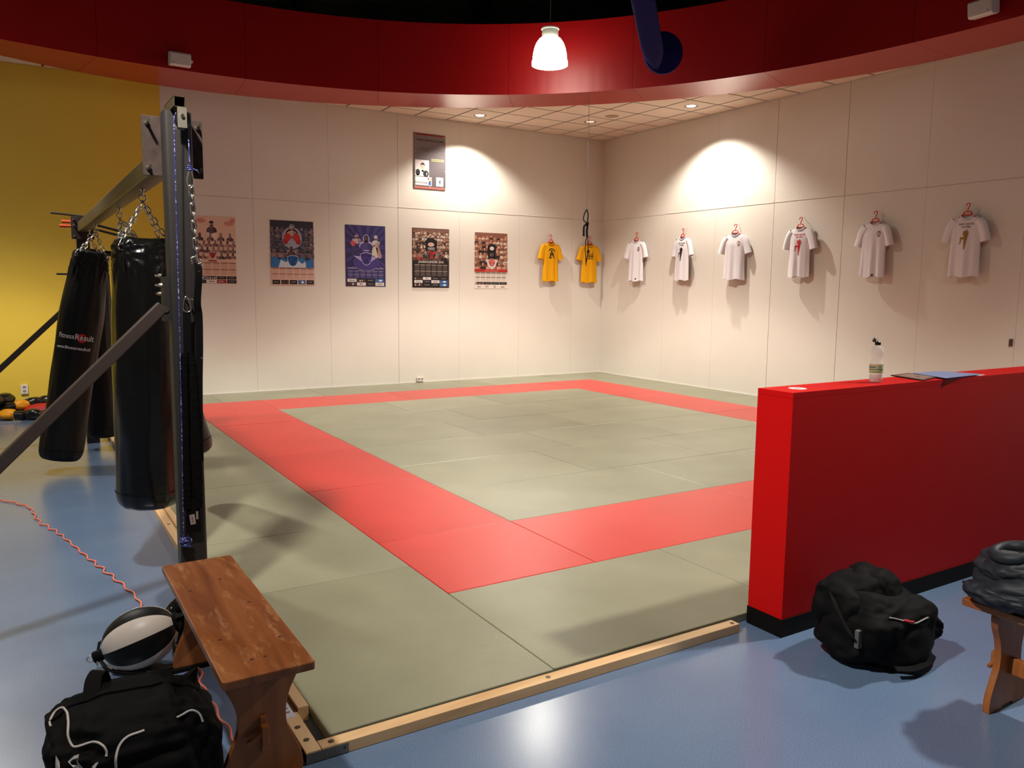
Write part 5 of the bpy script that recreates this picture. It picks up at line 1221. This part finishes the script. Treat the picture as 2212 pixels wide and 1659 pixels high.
lab_arc(.052, .100, -1.4, 1.3, flat(188, 194, 150)); lab_arc(.080, .088, -1.3, -.1, flat(70, 124, 130), .0008); lab_arc(.088, .098, -1.2, .5, flat(206, 180, 130), .0008); lab_arc(.070, .074, -1.2, 1.1, flat(84, 110, 64), .0008); lab_arc(.074, .092, .1, .9, flat(160, 182, 130), .0009); lab_arc(.055, .064, -.8, .8, flat(150, 170, 110), .0008)
b.build('label_sleeve', bt)
b = MB(); b.lathe([(.0145, .200), (.0150, .202), (.0150, .216), (.013, .218)], M_BLACK, T, 20); cap_ = b.build('cap', bt)
b = MB(); b.lathe([(.006, .218), (.005, .225)], M_WHITEPL, T, 12); b.build('spout', cap_)
b = MB(); b.lathe([(.0125, -.004), (.0135, 0), (.0125, .004)], M_BLACK, Matrix.Translation((.944, -2.147, PZ + .228)) @ Matrix.Rotation(R(-62), 4, Vector((.5, .8, 0))), 16); b.cyl((.949, -2.15, PZ + .217), (.944, -2.148, PZ + .226), .004, M_BLACK, 8); b.build('flip_lid', cap_)
def sheet(name, pts, z, tk, m, label, cat, edge=None):
    b = MB(); v = [(x, y, z) for x, y in pts] + [(x, y, z + tk) for x, y in pts]; b.add(v, [(3, 2, 1, 0), (0, 1, 5, 4), (1, 2, 6, 5), (2, 3, 7, 6), (3, 0, 4, 7)], edge or m); b.add([(x, y, z + tk) for x, y in pts], [(0, 1, 2, 3)], m)
    cx_ = sum(p[0] for p in pts) / 4; cy_ = sum(p[1] for p in pts) / 4
    o = b.build(name, loc=(cx_, cy_, z)); tag(o, label, cat); return o
mg = sheet('magazine', [(1.255, -2.245), (1.525, -2.175), (1.545, -1.98), (1.335, -2.00)], PZ + .0005, .006, flat(96, 70, 66, .3), 'dark magazine lying on the partition next to the bottle', 'magazine', flat(24, 18, 18))
mb = MB(); mb.add([(1.29, -2.22, PZ + .0068), (1.49, -2.165, PZ + .0068), (1.515, -2.01, PZ + .0068), (1.355, -2.03, PZ + .0068)], [(0, 1, 2, 3)], flat(140, 112, 104, .3)); mb.add([(1.38, -2.14, PZ + .0071), (1.42, -2.13, PZ + .0071), (1.425, -2.10, PZ + .0071), (1.39, -2.11, PZ + .0071)], [(0, 1, 2, 3)], flat(84, 60, 56)); mb.build('cover_picture', mg)
sheet('paper_sheet', [(1.50, -2.255), (1.92, -2.225), (1.86, -2.01), (1.62, -2.005)], PZ + .0003, .0006, flat(214, 204, 204), 'white sheet under the blue folder on the partition', 'paper')
sheet('folder', [(1.44, -2.262), (1.85, -2.240), (1.80, -2.015), (1.53, -2.015)], PZ + .0070, .003, flat(124, 136, 176, .35), 'light blue folder lying on the partition beside the magazine', 'folder')

# ------------------------------------------------------------------ gear pile at the yellow wall
def glove(loc, rz, s, m, label, roll=0, mc=None):
    t = thing('boxing_glove', label, 'boxing glove', tuple(loc), 'boxing gloves piled at the yellow wall'); t.rotation_euler = (roll, 0, rz); L0 = Vector(loc)
    def loc_blob(nm, c, rad, mm, sd, e=(1, 1, 1), amp=.1):
        o, _ = blob(nm, t, Vector(c) * s + L0, tuple(r * s for r in rad), mm, sd, amp, 1.8, e, sub=4); return o
    loc_blob('mitt', (0, 0, .07), (.11, .075, .07), m, 1, (.85, .9, .9)); loc_blob('thumb', (-.01, .075, .065), (.07, .03, .035), m, 2)
    b = MB(); b.cyl(L0 + Vector((-.09, 0, .065)) * s, L0 + Vector((-.20, 0, .06)) * s, .052 * s, mc or m, 20, .058 * s); b.build('cuff', t, smooth=True, autos=True)
    return t
MB_ = mat('black_glove_leather', (20, 18, 16), .3, spec=.5); MY_ = mat('yellow_glove_leather', (226, 150, 20), .4); MR_ = mat('red_nylon', (180, 32, 26), .6)
glove((-3.09, 6.96, 0), 2.6, 1.0, MY_, 'yellow boxing glove at the front left of the gear pile', mc=MB_)
glove((-2.95, 7.10, .10), .4, .9, MY_, 'small yellow and black glove on top near the pile centre', mc=MB_)
glove((-2.83, 6.84, 0), -.3, 1.0, MB_, 'black boxing glove lying on the floor in front of the pile')
glove((-3.12, 7.25, .14), 1.0, 1.2, MB_, 'large black glove topping the left end of the pile')
glove((-2.80, 7.22, .10), .2, 1.0, MB_, 'black glove resting on the red bag, left one')
glove((-2.66, 7.25, .11), 2.9, 1.0, MB_, 'black glove resting on the red bag beside the slanting punching bag')
glove((-3.15, 7.18, 0), .8, 1.1, MB_, 'black glove under the large one at the left of the pile')
rb_ = thing('gym_bag', 'red gym bag under black gloves at the foot of the yellow wall', 'bag', (-2.72, 7.08, 0))
blob('body', rb_, (-2.72, 7.12, .075), (.20, .16, .085), MR_, 3, .12, 1.8, (.7, .8, .8), sub=5, flatz=.002)
b = MB(); b.tube(catmull([(-2.86, 6.98, .03), (-2.80, 6.95, .07), (-2.72, 6.955, .10), (-2.66, 6.96, .13)], 8), .005, flat(150, 130, 140), 6); b.build('drawstring', rb_)
for k, (loc, s, sd, lb_) in enumerate((((-2.86, 7.36, .09), (.16, .12, .09), 5, 'crumpled black kit bag against the yellow wall below the socket'), ((-2.60, 7.40, .10), (.15, .12, .10), 9, 'crumpled black kit bag behind the red gym bag'))):
    kt = thing('kit_bag', lb_, 'bag', (loc[0], loc[1], 0)); blob('body', kt, loc, s, M_NYLON, sd, .4, 2.2, sub=5, flatz=.002, ridges=.2)
    b = MB(); b.tube(catmull([(loc[0] - .06, loc[1] - .05, loc[2] + .07), (loc[0] - .03, loc[1] - .08, loc[2] + .12), (loc[0] + .05, loc[1] - .08, loc[2] + .11), (loc[0] + .08, loc[1] - .06, loc[2] + .05)], 6), 0, flat(150, 140, 130), flatk=(.02, .003), up=(0, -1, .3)); b.build('strap', kt)
b = MB(); b.tube(catmull([(-3.25, 6.70, .005), (-3.08, 6.74, .005), (-2.97, 6.72, .005), (-2.99, 6.66, .005), (-3.1, 6.63, .005), (-3.25, 6.60, .005)], 8), .005, flat(150, 146, 150), 6); tag(b.build('skipping_rope', loc=(-3.1, 6.68, 0), smooth=True), 'thin grey skipping rope on the floor before the gear pile', 'rope')
